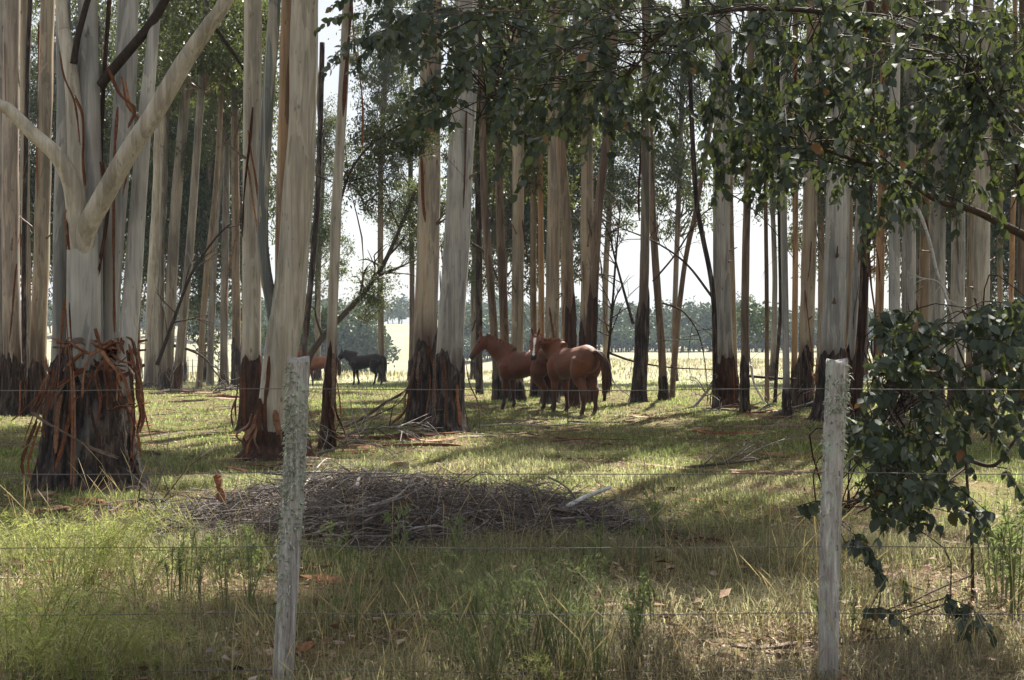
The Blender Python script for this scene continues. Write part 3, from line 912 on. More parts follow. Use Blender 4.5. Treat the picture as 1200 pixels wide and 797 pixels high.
    for k in range(9):                                         # smaller shreds on the stump
        a = q.uniform(PI*.98, PI*2.02); zz = q.uniform(.75, 1.40); L = q.uniform(.25, .95)
        c = Vector((base.x+math.cos(a)*r0*(.98-.26*zz/1.35), base.y+math.sin(a)*r0*.9*(.98-.2*zz/1.35), base.z+zz))
        o_ = Vector((math.cos(a), math.sin(a), 0)); s_ = Vector((-math.sin(a), math.cos(a), 0)); ss = q.uniform(-.5, .5)
        L = min(L, zz-.05)
        pts = [c, c+o_*.09-Vector((0, 0, L*.3))+s_*ss*.25*L, c+o_*q.uniform(.07, .2)-Vector((0, 0, L*.7))+s_*ss*.6*L, c+o_*q.uniform(.08, .25)-Vector((0, 0, L))+s_*ss*q.uniform(.5, 1)*L]
        mb_ = MB(); mb_.ribbon(curve(pts, 8), q.uniform(.02, .055), .005, tuple(s_), .5, k)
        mb_.build('bark_strip', M['strip'], root)
    # a heap of shed shreds in the crotch between the stems
    mb_ = MB()
    for k in range(80):
        a = q.uniform(0, 2*PI); rr_ = r0*.70*math.sqrt(q.random())
        c = Vector((base.x+.1+math.cos(a)*rr_, base.y+math.sin(a)*rr_*.9-.1, base.z+q.uniform(1.05, 1.55)))
        d = Vector((q.uniform(-1, 1), q.uniform(-1, 1), q.uniform(-.8, .5)))*q.uniform(.15, .35)
        mb_.ribbon(curve([c-d, c+Vector((0, 0, .05)), c+d], 5), q.uniform(.02, .06), .005, None, .4, k)
    tag(mb_.build('bark_shreds', M['strip'], root), kind='stuff')


multi_stem()


# ------------------------------------------------------------------ the fused gum behind the lichened post
def fused_gum():
    q = random.Random(9)
    base = ground_at(320, 536)
    root = empty('fused_gum', base, 'broad cream gum fused from three trunks, leaning behind the lichened fence post', 'tree', 'gum trees of the grove')
    y0 = base.y
    def stem(pts, ws, dy, var, seed, ext=9):
        p = [P(px, py, y0+dy) for px, py in pts]
        rad = [w_/2/F*y0 for w_ in ws]
        d = (p[-1]-p[-2]).normalized()
        for k in range(4):
            d = (d+Vector((0, 0, .3))).normalized(); p.append(p[-1]+d*ext/4*1.2); rad.append(rad[-1]*.86)
        c = curve(p, 60); rr = np.interp(np.linspace(0, len(p)-1, 60), range(len(p)), rad)
        mb = MB(); mb.sweep(c, rr, 26, .045, seed); mb.build('stem', M[var], root)
        return Vector(c[-1])
    t1 = stem([(319, 548), (320, 500), (326, 440), (337, 370), (346, 280), (353, 150), (358, 0)], [50, 40, 40, 37, 35, 34, 32], 0, 'cream', 3)
    t2 = stem([(322, 540), (328, 440), (331, 380), (332, 260), (335, 120), (338, 0)], [22, 20, 19, 18, 18, 17], .28, 'orange', 4)
    stem([(331, 445), (326, 400), (318, 355), (310, 310), (308, 260), (312, 150), (319, 50), (322, 0)], [16, 15, 14, 14, 13, 14, 15, 14], -.05, 'blotchy', 5, 7)
    for tp in (t1, t2): add_crown(root, tp, CROWNS if sunlit_share(tp, 2) < .3 else SMALL, (1, 1, 1), q)
    class SA:
        z0 = base.z
        def at(self, z):
            z = np.asarray(z, float); return np.stack([base.x+.02+(z-base.z)*.05, base.y+0*z, z], -1)
    stocking(root, SA(), 22/F*y0, .38, 5, M['redrough'], .22, 34)
    hang_strips(root, SA(), 24/F*y0, (base.z+.35, base.z+.75), 16, 4, long=(.25, .6), wd=.06)
    hang_strips(root, SA(), 21/F*y0, (base.z+.9, base.z+1.6), 3, 8, long=(.5, .9), wd=.05)


fused_gum()

# ------------------------------------------------------------------ edge-of-grove trees whose crowns show behind the trunks
EDGE = [
 (-40, 446, 10, 6.5, 1.1, 'bushy gum at the grove edge cut off by the left side'), (12, 444, 11, 8, 1.1, 'leafy gum showing between the two leftmost pink and grey trunks'),
 (62, 446, 9, 7, 1.0, 'leafy gum behind the gap left of the big stump'), (118, 445, 10, 8.5, 1.15, 'leafy gum almost hidden behind the many-stemmed tree'),
 (160, 446, 9, 7, 1.0, 'leafy gum glimpsed right of the many-stemmed tree'), (214, 447, 10, 8, 1.2, 'dense leafy gum between the leaning grey trunks'),
 (240, 448, 9, 5.0, 1.05, 'low leafy gum over the distant pickets'), (285, 446, 10, 9, 1.1, 'leafy gum behind the straight cream trunk'),
 (372, 446, 9, 6.5, .62, 'dark leafy gum right of the fused cream trunk'), (448, 447, 9, 10.5, .85, 'spreading dark gum framing the bright sky left of the close pair'),
 (482, 446, 8, 7.5, .6, 'leafy gum just left of the tan half of the close pair'), (556, 445, 10, 6.5, .85, 'bushy gum behind the left chestnut horse'),
 (590, 447, 10, 8.5, 1.1, 'leafy gum rising over the left chestnut horse'), (628, 446, 10, 9, 1.1, 'leafy gum behind the stand over the blazed horse'),
 (668, 447, 10, 8, 1.1, 'leafy gum behind the leaning trunks over the horses'), (712, 446, 9, 9.4, .8, 'light green gum right of the horse stand'),
 (790, 447, 8, 11.2, 1.0, 'gum with high leaves above the bare sky gap'), (905, 446, 8, 11.0, .9, 'gum with sparse high leaves near the thin dark stems'),
 (960, 447, 10, 8, .95, 'leafy gum behind the thickest grey trunk on the right'), (1012, 446, 10, 8.6, 1.1, 'leafy gum behind the shaggy brown trunk'),
 (1075, 447, 10, 8.2, 1.1, 'leafy gum behind the smooth grey trunks on the right'), (1110, 446, 9, 6, 1.0, 'low leafy gum behind the pale bare branch'),
 (1160, 447, 10, 7.5, 1.15, 'yellow-green gum behind the wide cream trunk'), (1195, 446, 9, 5.5, 1.1, 'bushy gum filling the right edge behind the foliage'),
 (1240, 447, 10, 7, 1.1, 'leafy gum beyond the right edge'),
]
for i, (px, py, wpx, cz, s, label) in enumerate(EDGE):
    q = random.Random(900+i)
    root, ax, r = gum([(px, py), (px+q.uniform(-4, 4), 330), (px+q.uniform(-8, 8), 180), (px+q.uniform(-12, 12), 0)], wpx*.8, ('tan', 'brown', 'grey')[i % 3], label,
                      dark=py-22, top=cz+10, crown_z=cz, kind=LOW, cscale=s*1.1, group='leafy gums at the far edge of the grove')
    for k in (4.5, 8.5):
        if k < 5 or i % 2: add_crown(root, Vector(ax.at(cz+k)), LOW, (s*1.05,)*3, q)


# ------------------------------------------------------------------ leaning dead limbs and bare saplings in the grove
def bare_branch(name, label, cat, pts, Y, wpx, mat, twigs=0, seed=0, group=None, tw_len=(.5, 1.6), foot=False):
    q = random.Random(seed)
    ds = np.linspace(0, q.uniform(-.6, .6), len(pts))
    p = [P(px, py, Y+d) for (px, py), d in zip(pts, ds)]
    if foot:
        p[0] = ground_at(*pts[0]); Y = p[0].y
        p = [p[0]]+[P(px, py, Y+d) for (px, py), d in zip(pts[1:], ds[1:])]
    root = empty(name, p[0], label, cat, group)
    c = curve(p, 26)
    r = wpx/2/F*Y
    mb = MB(); mb.sweep(c, np.linspace(r, r*.35, 26), 8, .06, seed); mb.build('stem', M[mat], root)
    if twigs:
        mb = MB()
        for k in range(twigs):
            i = q.randrange(5, 25); d = Vector(c[min(i+1, 25)]-c[i-1]).normalized()
            d = (d*.6+Vector((q.uniform(-1, 1), q.uniform(-.6, .6), q.uniform(-.4, .7)))).normalized()
            L = q.uniform(*tw_len); a = Vector(c[i])
            e = a+d*L+Vector((0, 0, q.uniform(-.3, .1)*L)); md = (a+e)/2+Vector((q.uniform(-.1, .1), q.uniform(-.1, .1), q.uniform(-.05, .15)))*L
            cc = curve([a, md, e], 7)
            mb.sweep(cc, np.linspace(r*.4, r*.12, 7), 4)
            for _ in range(3):
                j = q.randrange(2, 7); a2 = Vector(cc[j]); d2 = (d+Vector((q.uniform(-1, 1), q.uniform(-.6, .6), q.uniform(-.8, .6)))).normalized()
                mb.sweep(curve([a2, a2+d2*L*.25+Vector((0, 0, .02)), a2+d2*L*.45], 4), np.linspace(r*.2, r*.08, 4), 3, caps=False)
        tag(mb.build('twigs', M[mat], root), kind='stuff')
    return root, c


root, c = bare_branch('dead_limb', 'dark dead limb slanting up through the bright gap left of the close pair of gums', 'dead tree', [(356, 458), (362, 420), (388, 384), (425, 345), (452, 305), (480, 240), (496, 205)], 38, 9, 'twigdark', 12, 1, foot=True)
q = random.Random(4)
for k in (13, 16, 19, 22, 24):
    add_crown(root, Vector(c[k])+Vector((q.uniform(-.3, .8), 0, q.uniform(-.5, .3))), SMALL, (.8, .8, .55), q)
root, c = bare_branch('dead_limb', 'thin dark limb crossing the sky above the slanting dead one', 'dead tree', [(396, 250), (402, 225), (414, 195), (440, 165), (485, 138), (530, 120)], 18.5, 4, 'twigdark', 8, 2)
for k in (10, 14, 18, 22):
    add_crown(root, Vector(c[k])+Vector((q.uniform(-.2, .2), .3, q.uniform(-.3, .2))), SMALL, (.4, .4, .35), q)
DEAD = [
 ('long thin dead stick lying level from the blazed horse tail to the thick grey gum', [(712, 413), (745, 424), (790, 431), (838, 433)], 34, 3, 0),
 ('bare twiggy sapling rising right behind the tail of the blazed horse', [(708, 470), (716, 380), (722, 300), (728, 235)], 38, 4, 16),
 ('bare twiggy branch leaning left from the black-sleeved grey trunk', [(742, 380), (728, 330), (720, 300), (712, 270), (690, 240)], 35, 3.5, 14),
 ('bare branch reaching left from the thick grey gum across the sky', [(836, 350), (805, 310), (770, 285), (730, 268), (706, 258)], 33, 3, 14),
 ('thin drooping branch curving down in front of the thick grey gum foot', [(776, 355), (800, 365), (818, 390), (826, 425), (830, 470)], 32, 2.5, 6),
 ('thin bare branch rising right from the slim brown gum into the sky', [(765, 330), (790, 300), (820, 255), (842, 240), (870, 226)], 33, 2.5, 10),
 ('dead stick lying level behind the slim grey gum left of the right post', [(868, 440), (905, 443), (940, 444), (985, 441)], 33, 3.5, 4),
 ('pale curved stick leaning beside the slim brown gum', [(880, 428), (884, 450), (895, 470), (906, 482)], 30, 3, 0),
 ('thin branch slanting down right across the sky left of the right post', [(830, 215), (870, 236), (905, 268), (940, 318)], 33, 2, 5),
 ('pale thin stick leaning low in front of the black-sleeved trunk', [(712, 440), (726, 455), (738, 466), (731, 482)], 30, 2, 0),
 ('brown dead branch slanting between the leaning grey gums at left', [(184, 428), (200, 385), (225, 320), (252, 280), (270, 262)], 36, 5, 8),
 ('grey dead branch curving low behind the leaning grey gums at left', [(204, 405), (222, 410), (240, 420), (252, 436)], 42, 4, 5),
 ('thin branch slanting up right over the left chestnut horse', [(553, 388), (560, 372), (571, 385)], 30, 1.6, 0),
 ('bare crooked branch between the middle stand and the close pair', [(552, 285), (570, 298), (585, 330), (598, 345)], 36, 3.5, 6),
 ('dark thin branch descending left beside the cream trunk', [(250, 30), (275, 65), (300, 105), (306, 120)], 24, 5, 3),
]
for k, (label, pts, Y, wpx, tw) in enumerate(DEAD):
    bare_branch('dead_branch', label, 'branch', pts, Y, wpx, 'bone' if 'pale' in label else 'twigdark', tw, 60+k, 'dead branches among the trunks', foot=pts[0][1] > 455)
# the pale bare branch that hangs before the grey trunks on the right
bare_branch('pale_branch', 'pale bare branch curving down in front of the grey trunks above the leafy sapling', 'branch', [(1064, 226), (1078, 250), (1090, 285), (1098, 318), (1110, 352), (1118, 385), (1122, 470)], 26, 5, 'bone', 2, 77)


# ------------------------------------------------------------------ horses
def loft(bm_v, bm_f, rings, k=14):
    """rings: (centre, axis_u, axis_v, ru, rv)"""
    st = len(bm_v)
    th = np.linspace(0, 2*PI, k, endpoint=False)
    for c, u, v, ru, rv in rings:
        for a in th:
            bm_v.append(tuple(Vector(c)+Vector(u)*(ru*math.cos(a))+Vector(v)*(rv*math.sin(a))))
    m_ = len(rings)
    for i in range(m_-1):
        for j in range(k):
            j2 = (j+1) % k
            bm_f.append((st+i*k+j, st+i*k+j2, st+(i+1)*k+j2, st+(i+1)*k+j))
    bm_f.append(tuple(st+j for j in reversed(range(k))))
    bm_f.append(tuple(st+(m_-1)*k+j for j in range(k)))


def chain(bv, bf, pts, rad, k=12, sub=3, side=(0, 1, 0), flat=1.0):
    """a limb: tapered tube through pts with optional side flattening, rounded ends"""
    n = (len(pts)-1)*sub+1
    c = curve(pts, n)
    rr = np.interp(np.linspace(0, len(pts)-1, n), range(len(pts)), rad)
    t = np.gradient(c, axis=0)
    rings = []
    for i in range(n):
        d = Vector(t[i]).normalized(); s = Vector(side); s = (s-d*s.dot(d)).normalized(); v = d.cross(s)
        rings.append((c[i], s, v, rr[i]*flat, rr[i]))
    d0 = Vector(t[0]).normalized(); d1 = Vector(t[-1]).normalized()
    f = rings[0]; l = rings[-1]
    rings = [(Vector(f[0])-d0*f[4]*.6, f[1], f[2], f[3]*.55, f[4]*.55)]+rings+[(Vector(l[0])+d1*l[4]*.5, l[1], l[2], l[3]*.6, l[4]*.6)]
    loft(bv, bf, rings, k)


def horse(name, label, base, heading, scale, neck, headdir, headup, coat, mane, blaze=False, stance=(0, 0, 0, 0), tail_side=0.0, points=(.02, .012, .009), group='horses in the grove', seed=0):
    """neck: local points withers->poll; headdir: poll->muzzle (local); stance: fore-aft shift of LF,RF,LH,RH feet"""
    q = random.Random(seed)
    root = empty(name, base, label, 'horse', group)
    root.rotation_euler = (0, 0, heading); root.scale = (scale,)*3
    bv, bf = [], []
    X, Y_, Z_ = Vector((1, 0, 0)), Vector((0, 1, 0)), Vector((0, 0, 1))
    body = [(-.83, 1.16, .05, .08), (-.80, 1.17, .13, .18), (-.70, 1.17, .215, .27), (-.52, 1.185, .265, .305), (-.30, 1.16, .262, .295), (-.05, 1.105, .275, .31), (.18, 1.07, .275, .335),
            (.38, 1.075, .25, .36), (.52, 1.10, .215, .37), (.66, 1.10, .185, .30), (.77, 1.10, .13, .21), (.82, 1.10, .06, .11)]
    loft(bv, bf, [((x, 0, z), Y_, Z_, a, b_) for x, z, a, b_ in body], 20)
    # neck, flattened from side to side
    nk = [Vector(p) for p in neck]
    n = 13; c = curve(nk, n); t = np.gradient(c, axis=0)
    rr = np.interp(np.linspace(0, 1, n), [0, .3, .65, 1], [.34, .285, .20, .140])
    hd = Vector(headdir).normalized(); hu = Vector(headup); hu = (hu-hd*hu.dot(hd)).normalized(); hs = hu.cross(hd)
    rings = []
    side = Vector((0, 1, 0))
    for i in range(n):
        d = Vector(t[i]).normalized(); s = side.lerp(hs if hs.y > 0 or abs(hs.y) < .5 else -hs, (i/(n-1))**2)
        s = (s-d*s.dot(d)).normalized()
        rings.append((c[i], s, d.cross(s), rr[i]*.56, rr[i]))
    loft(bv, bf, rings, 16)
    # head
    poll = Vector(c[-1]); o = poll+hu*.00
    hp = [(-.05, .09, .085, -.02), (.04, .120, .110, -.02), (.14, .140, .122, -.03), (.24, .13, .108, -.028), (.34, .102, .086, -.012), (.44, .082, .070, 0), (.52, .076, .068, .0), (.57, .070, .066, -.006), (.605, .045, .044, -.01)]
    loft(bv, bf, [(o+hd*a+hu*d, hs, hu, ws*1.13, hh*1.06) for a, hh, ws, d in hp], 14)
    for s in (-1, 1):
        e0 = o+hu*.075+hs*(.055*s)-hd*.02
        ed = (hu*.75-hd*.55+hs*.22*s).normalized()
        chain(bv, bf, [e0, e0+ed*.06, e0+ed*.12, e0+ed*.175], [.028, .036, .028, .008], 8, 2, side=tuple(hs))
    chain(bv, bf, [o+hd*.08-hu*.06, o+hd*.18-hu*.10], [.09, .075], 10, 2, side=tuple(hs), flat=.85)
    # legs
    for s, (fx, hx) in ((1, (stance[0], stance[2])), (-1, (stance[1], stance[3]))):
        y = .135*s
        chain(bv, bf, [(.50, y*.95, 1.06), (.50, y*1.08, .86), (.49+fx*.2, y*1.02, .70), (.50+fx*.5, y, .47), (.50+fx*.55, y, .42), (.50+fx*.8, y, .26), (.50+fx, y, .135), (.53+fx, y, .065), (.54+fx, y, .012)],
              [.185, .15, .088, .064, .058, .041, .049, .046, .060], 12, 3)
        chain(bv, bf, [(-.52, y*.85, 1.14), (-.47, y*1.12, .93), (-.46+hx*.1, y*1.15, .76), (-.60+hx*.4, y*1.05, .58), (-.645+hx*.55, y, .50), (-.625+hx*.75, y, .32), (-.61+hx, y, .14), (-.575+hx, y, .065), (-.565+hx, y, .012)],
              [.24, .215, .145, .080, .072, .047, .052, .048, .061], 12, 3)
    me = bpy.data.meshes.new('body')
    me.from_pydata(bv, [], bf); me.update()
    tmp = bpy.data.objects.new('body', me); C.objects.link(tmp)
    bm = bmesh.new(); bm.from_mesh(me); bmesh.ops.recalc_face_normals(bm, faces=bm.faces); bm.to_mesh(me); bm.free()
    rm = tmp.modifiers.new('r', 'REMESH'); rm.mode = 'VOXEL'; rm.voxel_size = .017
    sm = tmp.modifiers.new('s', 'SMOOTH'); sm.iterations = 7; sm.factor = .5
    dg = bpy.context.evaluated_depsgraph_get()
    fin = bpy.data.meshes.new_from_object(tmp.evaluated_get(dg))
    bpy.data.objects.remove(tmp)
    fin.name = 'body'
    nv = len(fin.vertices)
    co = np.empty(nv*3, np.float32); fin.vertices.foreach_get('co', co); co = co.reshape(-1, 3)
    col = np.ones((nv, 4), np.float32); col[:, :3] = coat
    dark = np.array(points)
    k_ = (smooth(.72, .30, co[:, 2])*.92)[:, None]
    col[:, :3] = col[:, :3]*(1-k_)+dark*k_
    # shade at belly and thighs, highlights on shoulder and back, painted into the coat
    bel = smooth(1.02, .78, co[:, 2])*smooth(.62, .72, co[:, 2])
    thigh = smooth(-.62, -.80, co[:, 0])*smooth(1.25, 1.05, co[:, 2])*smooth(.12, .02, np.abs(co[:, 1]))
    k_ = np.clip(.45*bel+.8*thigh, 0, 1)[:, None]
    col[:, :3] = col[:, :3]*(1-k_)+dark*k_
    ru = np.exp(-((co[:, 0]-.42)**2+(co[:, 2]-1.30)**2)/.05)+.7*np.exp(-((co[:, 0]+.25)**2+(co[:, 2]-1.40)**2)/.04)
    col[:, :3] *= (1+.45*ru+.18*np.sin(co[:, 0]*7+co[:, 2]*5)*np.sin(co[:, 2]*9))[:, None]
    rel = co-np.array(o); al = rel@np.array(hd); up = rel@np.array(hu); sd_ = rel@np.array(hs)
    near = (np.linalg.norm(rel, axis=1) < .75) & (al > -.02) & (np.abs(sd_) < .16) & (np.abs(up) < .2)
    k_ = (smooth(.40, .54, al)*near*.85)[:, None]
    col[:, :3] = col[:, :3]*(1-k_)+np.array((.03, .022, .020))*k_
    if blaze:
        wd = np.interp(al, [.02, .10, .18, .30, .42, .52, .56], [.006, .034, .026, .014, .018, .030, .0])
        k_ = (near & (np.abs(sd_) < wd) & (up > .0) & (al > .03) & (al < .55)).astype(float)[:, None]
        col[:, :3] = col[:, :3]*(1-k_)+np.array((.74, .70, .66))*k_
    k_ = smooth(.075, .05, co[:, 2])[:, None]
    col[:, :3] = col[:, :3]*(1-k_)+np.array((.035, .028, .022))*k_
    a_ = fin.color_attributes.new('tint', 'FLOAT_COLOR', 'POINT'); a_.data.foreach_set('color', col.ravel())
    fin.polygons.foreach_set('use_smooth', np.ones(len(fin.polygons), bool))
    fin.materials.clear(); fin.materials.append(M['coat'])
    put(bpy.data.objects.new('body', fin), root)

    def part(nm, mb, mat):
        me_ = mb.mesh(nm); me_.materials.append(mat); return put(bpy.data.objects.new(nm, me_), root)
    for s in (-1, 1):
        mb = MB(); e = o+hd*.15+hu*.045+hs*(.108*s)
        mb.sweep([e-hd*.022, e-hd*.014, e, e+hd*.014, e+hd*.022], [.004, .016, .021, .016, .004], 8); part('eye', mb, M['eye'])
    # mane: locks falling to one side of the crest, and a forelock
    mb = MB()
    for k in range(90):
        f = q.uniform(.12, 1.0); i = min(int(f*(n-1)), n-2); g = f*(n-1)-i
        cc = Vector(c[i]*(1-g)+c[i+1]*g); d = Vector(t[i]).normalized(); s = rings[i][1]; u = d.cross(s)
        if u.dot(Z_) < 0: u = -u
        rad_ = rr[i]*(1-g)+rr[i+1]*g
        a0 = cc+u*rad_*.96+s*q.uniform(-.015, .015); sg = -1 if q.random() < .75 else 1
        L = q.uniform(.10, .22)
        mb.sweep(curve([a0, a0+u*.022+s*.03*sg, a0+s*(.065*sg)-u*L*.5-d*.02, a0+s*(.085*sg)-u*L-d*.03], 7), [.010, .013, .014, .013, .011, .008, .002], 5, caps=False)
    for k in range(12):
        a0 = o+hu*.08+hs*q.uniform(-.03, .03)
        mb.sweep(curve([a0-hd*.02, a0+hd*.05+hu*.03, a0+hd*.13+hu*.005+hs*q.uniform(-.03, .03)], 5), [.010, .013, .012, .008, .002], 5, caps=False)
    part('mane', mb, mane)
    mb = MB()
    for k in range(46):
        a0 = Vector((-.80+q.uniform(-.02, .02), q.uniform(-.03, .03), 1.33+q.uniform(-.04, .02)))
        ys_ = tail_side+q.uniform(-.07, .07); L = q.uniform(.62, .95)
        mb.sweep(curve([a0, a0+Vector((-.10, ys_*.4, -.02)), a0+Vector((-.17+q.uniform(-.04, .04), ys_, -.35*L)), a0+Vector((-.15+q.uniform(-.07, .07), ys_*1.3+q.uniform(-.03, .03), -L))], 9),
                 [.020, .026, .028, .030, .030, .028, .024, .015, .003], 5, caps=False)
    part('tail', mb, M['tail_dark'] if mane is M['mane_red'] else mane)
    return root


def to_local(v, heading):
    return Matrix.Rotation(-heading, 3, 'Z') @ Vector(v)


hdg = R(180-58)
d_neck = to_local((-.95, -.15, 0), hdg); hd1 = to_local((-.10, -.62, -.82), hdg); hu1 = to_local((-.06, -.75, .55), hdg)
B1 = ground_at(671, 484.5)
w0 = Vector((.45, 0, 1.24))
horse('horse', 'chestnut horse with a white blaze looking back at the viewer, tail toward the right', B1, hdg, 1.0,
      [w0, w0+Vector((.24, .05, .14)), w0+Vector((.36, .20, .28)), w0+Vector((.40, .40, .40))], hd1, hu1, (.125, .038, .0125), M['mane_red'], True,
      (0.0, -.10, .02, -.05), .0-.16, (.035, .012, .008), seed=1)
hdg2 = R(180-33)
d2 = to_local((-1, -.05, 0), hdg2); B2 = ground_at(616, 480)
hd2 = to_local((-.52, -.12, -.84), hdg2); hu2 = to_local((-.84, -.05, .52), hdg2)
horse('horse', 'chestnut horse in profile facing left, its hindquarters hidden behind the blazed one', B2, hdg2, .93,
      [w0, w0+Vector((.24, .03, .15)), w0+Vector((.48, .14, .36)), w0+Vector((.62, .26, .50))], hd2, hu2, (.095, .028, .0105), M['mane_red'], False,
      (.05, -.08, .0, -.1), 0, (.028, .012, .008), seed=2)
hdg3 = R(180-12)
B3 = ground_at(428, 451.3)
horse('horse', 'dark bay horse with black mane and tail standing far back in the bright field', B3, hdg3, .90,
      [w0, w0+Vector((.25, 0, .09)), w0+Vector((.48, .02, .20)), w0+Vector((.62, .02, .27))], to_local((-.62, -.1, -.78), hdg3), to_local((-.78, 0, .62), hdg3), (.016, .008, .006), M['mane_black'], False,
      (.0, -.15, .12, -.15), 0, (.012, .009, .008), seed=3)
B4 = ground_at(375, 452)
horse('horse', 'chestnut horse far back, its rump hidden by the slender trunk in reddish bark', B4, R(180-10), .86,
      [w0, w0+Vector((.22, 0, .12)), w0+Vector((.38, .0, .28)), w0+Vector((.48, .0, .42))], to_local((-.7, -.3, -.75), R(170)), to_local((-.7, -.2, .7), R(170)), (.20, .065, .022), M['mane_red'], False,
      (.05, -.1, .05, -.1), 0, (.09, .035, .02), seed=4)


# ------------------------------------------------------------------ the near wire fence
FY = 5.75
def near_fence():
    q = random.Random(21)
    root = empty('wire_fence', (0, FY, 0), 'wire fence with two weathered wooden posts and five thin wires across the foreground', 'fence')
    def post(top, bot, wtop, wbot, seed, label, lich):
        a = P(*bot, FY); b_ = P(*top, FY)
        d = (b_-a).normalized(); a = a-d*(a.z+.35)/d.z
        n, m_ = 22, 90
        qq = np.random.default_rng(seed)
        th = np.linspace(0, 2*PI, n, endpoint=False)
        prof = 1/np.maximum(np.abs(np.cos(th+.35)), np.abs(np.sin(th+.35)))**.45      # squared-off round
        prof = prof*(1+.05*qq.normal(size=n))
        t = np.linspace(0, 1, m_)[:, None]
        rad = (wbot*(1-t)+wtop*t)/2/F*FY*.93
        f = 0
        for k in (1, 2, 3): f = f+.03*np.sin(k*th[None]+qq.uniform(0, 6)+t*qq.uniform(2, 9))
        crack = sum(-.10*np.exp(-((th[None]-cth-.15*np.sin(t*7+cth))**2)/.006)*(np.sin(t*qq.uniform(5, 14)+cth) > -.3) for cth in qq.uniform(PI, 2*PI, 7))
        rr = rad*prof[None]*(1+f+crack+.022*qq.normal(size=(m_, n)))
        cc = np.array(a)[None]*(1-t)+np.array(b_)[None]*t
        cc[:, 0] += .006*np.sin(t[:, 0]*6+seed)
        V = np.stack([cc[:, 0:1]+rr*np.cos(th), cc[:, 1:2]+rr*np.sin(th), np.repeat(cc[:, 2:3], n, 1)], -1)
        V[-1, :, 2] += .012*np.sin(2*th+1)+qq.normal(0, .003, n)
        V = np.vstack([V.reshape(-1, 3), [tuple(b_+Vector((0, 0, .004)))]])
        i, j = np.meshgrid(np.arange(m_-1), np.arange(n), indexing='ij'); j2 = (j+1) % n
        fq = np.stack([i*n+j, i*n+j2, (i+1)*n+j2, (i+1)*n+j], -1).reshape(-1, 4)
        jn = np.arange(n)
        mb = MB(); mb.add(V, np.stack([(m_-1)*n+jn, (m_-1)*n+(jn+1) % n, np.full(n, m_*n)], -1), fq)
        o = mb.build('post', M['post'], root); o['label'] = label
        # shaggy lichen: small branching fronds on the wood
        mb = MB(); L = (b_-a).length
        for zc, ang, sp, cnt in lich:
            for k in range(int(cnt*.62)):
                tz = zc+q.gauss(0, sp*.7)+.03*math.sin(k*.9); an = ang+q.gauss(0, .65)+.5*math.sin(k*.37)
                tz = min(max(tz, .28), .995)
                ii_ = min(int(tz*(m_-1)), m_-1); jj_ = int((an % (2*PI))/(2*PI)*n) % n
                p0 = Vector(V[ii_*n+jj_])
                o_ = Vector((math.cos(an), math.sin(an), 0))
                for s_ in range(3):
                    dd = (o_*q.uniform(.4, 1.2)+Vector((q.uniform(-1, 1), q.uniform(-1, 1), q.uniform(-1, .8)))).normalized()
                    ln = q.uniform(.006, .017)*(1.7 if q.random() < .15 else 1)
                    mb.ribbon([p0-o_*.003, p0+dd*ln*.5, p0+dd*ln+Vector((0, 0, -ln*.35))], q.uniform(.003, .008), .0012, None, .2, q.randrange(99999))
        lo = mb.build('lichen', M['lichen'], o)
        lo.location = (0, 0, 0); lo['kind'] = 'stuff'
    f_ = 1.5*PI
    post((349, 420), (333, 797), 27, 22, 3, 'leaning post shaggy with pale green lichen', [(.95, f_-1.0, .03, 130), (.86, f_-.6, .05, 230), (.78, f_+.7, .05, 170), (.70, f_-.3, .06, 160), (.60, f_-1.0, .06, 120), (.62, f_+.9, .05, 70), (.50, f_-.9, .05, 60), (.42, f_, .06, 30), (.90, f_+.3, .05, 60)])
    post((980, 423), (971, 797), 26, 23, 8, 'straight grey post with split grain and lichen at its top', [(.93, f_+1.1, .025, 150), (.90, f_-.4, .04, 90), (.82, f_+1.2, .04, 40), (.78, f_-1.0, .08, 50), (.6, f_-1.2, .1, 40), (.45, f_+1.2, .1, 14)])
    posts = [o for o in root.children]
    for o, top, bot in zip(posts, ((349, 420), (980, 423)), ((333, 797), (971, 797))):
        for py in (455, 553.5, 640, 718, 785):
            f = (py-top[1])/(bot[1]-top[1]); c = P(top[0]+(bot[0]-top[0])*f, py, FY); c.y -= .052
            mb = MB(); mb.sweep(curve([c+Vector((.012, .02, .011)), c+Vector((.012, 0, .010)), c+Vector((.012, -.004, 0)), c+Vector((.012, 0, -.010)), c+Vector((.012, .02, -.011))], 9), .0022, 5)
            mb.build('staple', M['wire'], o)
    for py in (455, 553.5, 640, 718, 785):
        z = P(0, py, FY).z; pts = []
        for x in np.linspace(-9, 9, 50):
            ph = ((x+1.0)/2.44) % 1.0
            pts.append((x, FY+.004*math.sin(x*3), z-.010*math.sin(ph*PI)+.002*math.sin(x*5+py)))
        mb = MB(); mb.sweep(pts, .0021, 6); mb.build('wire', M['wire'], root)


near_fence()


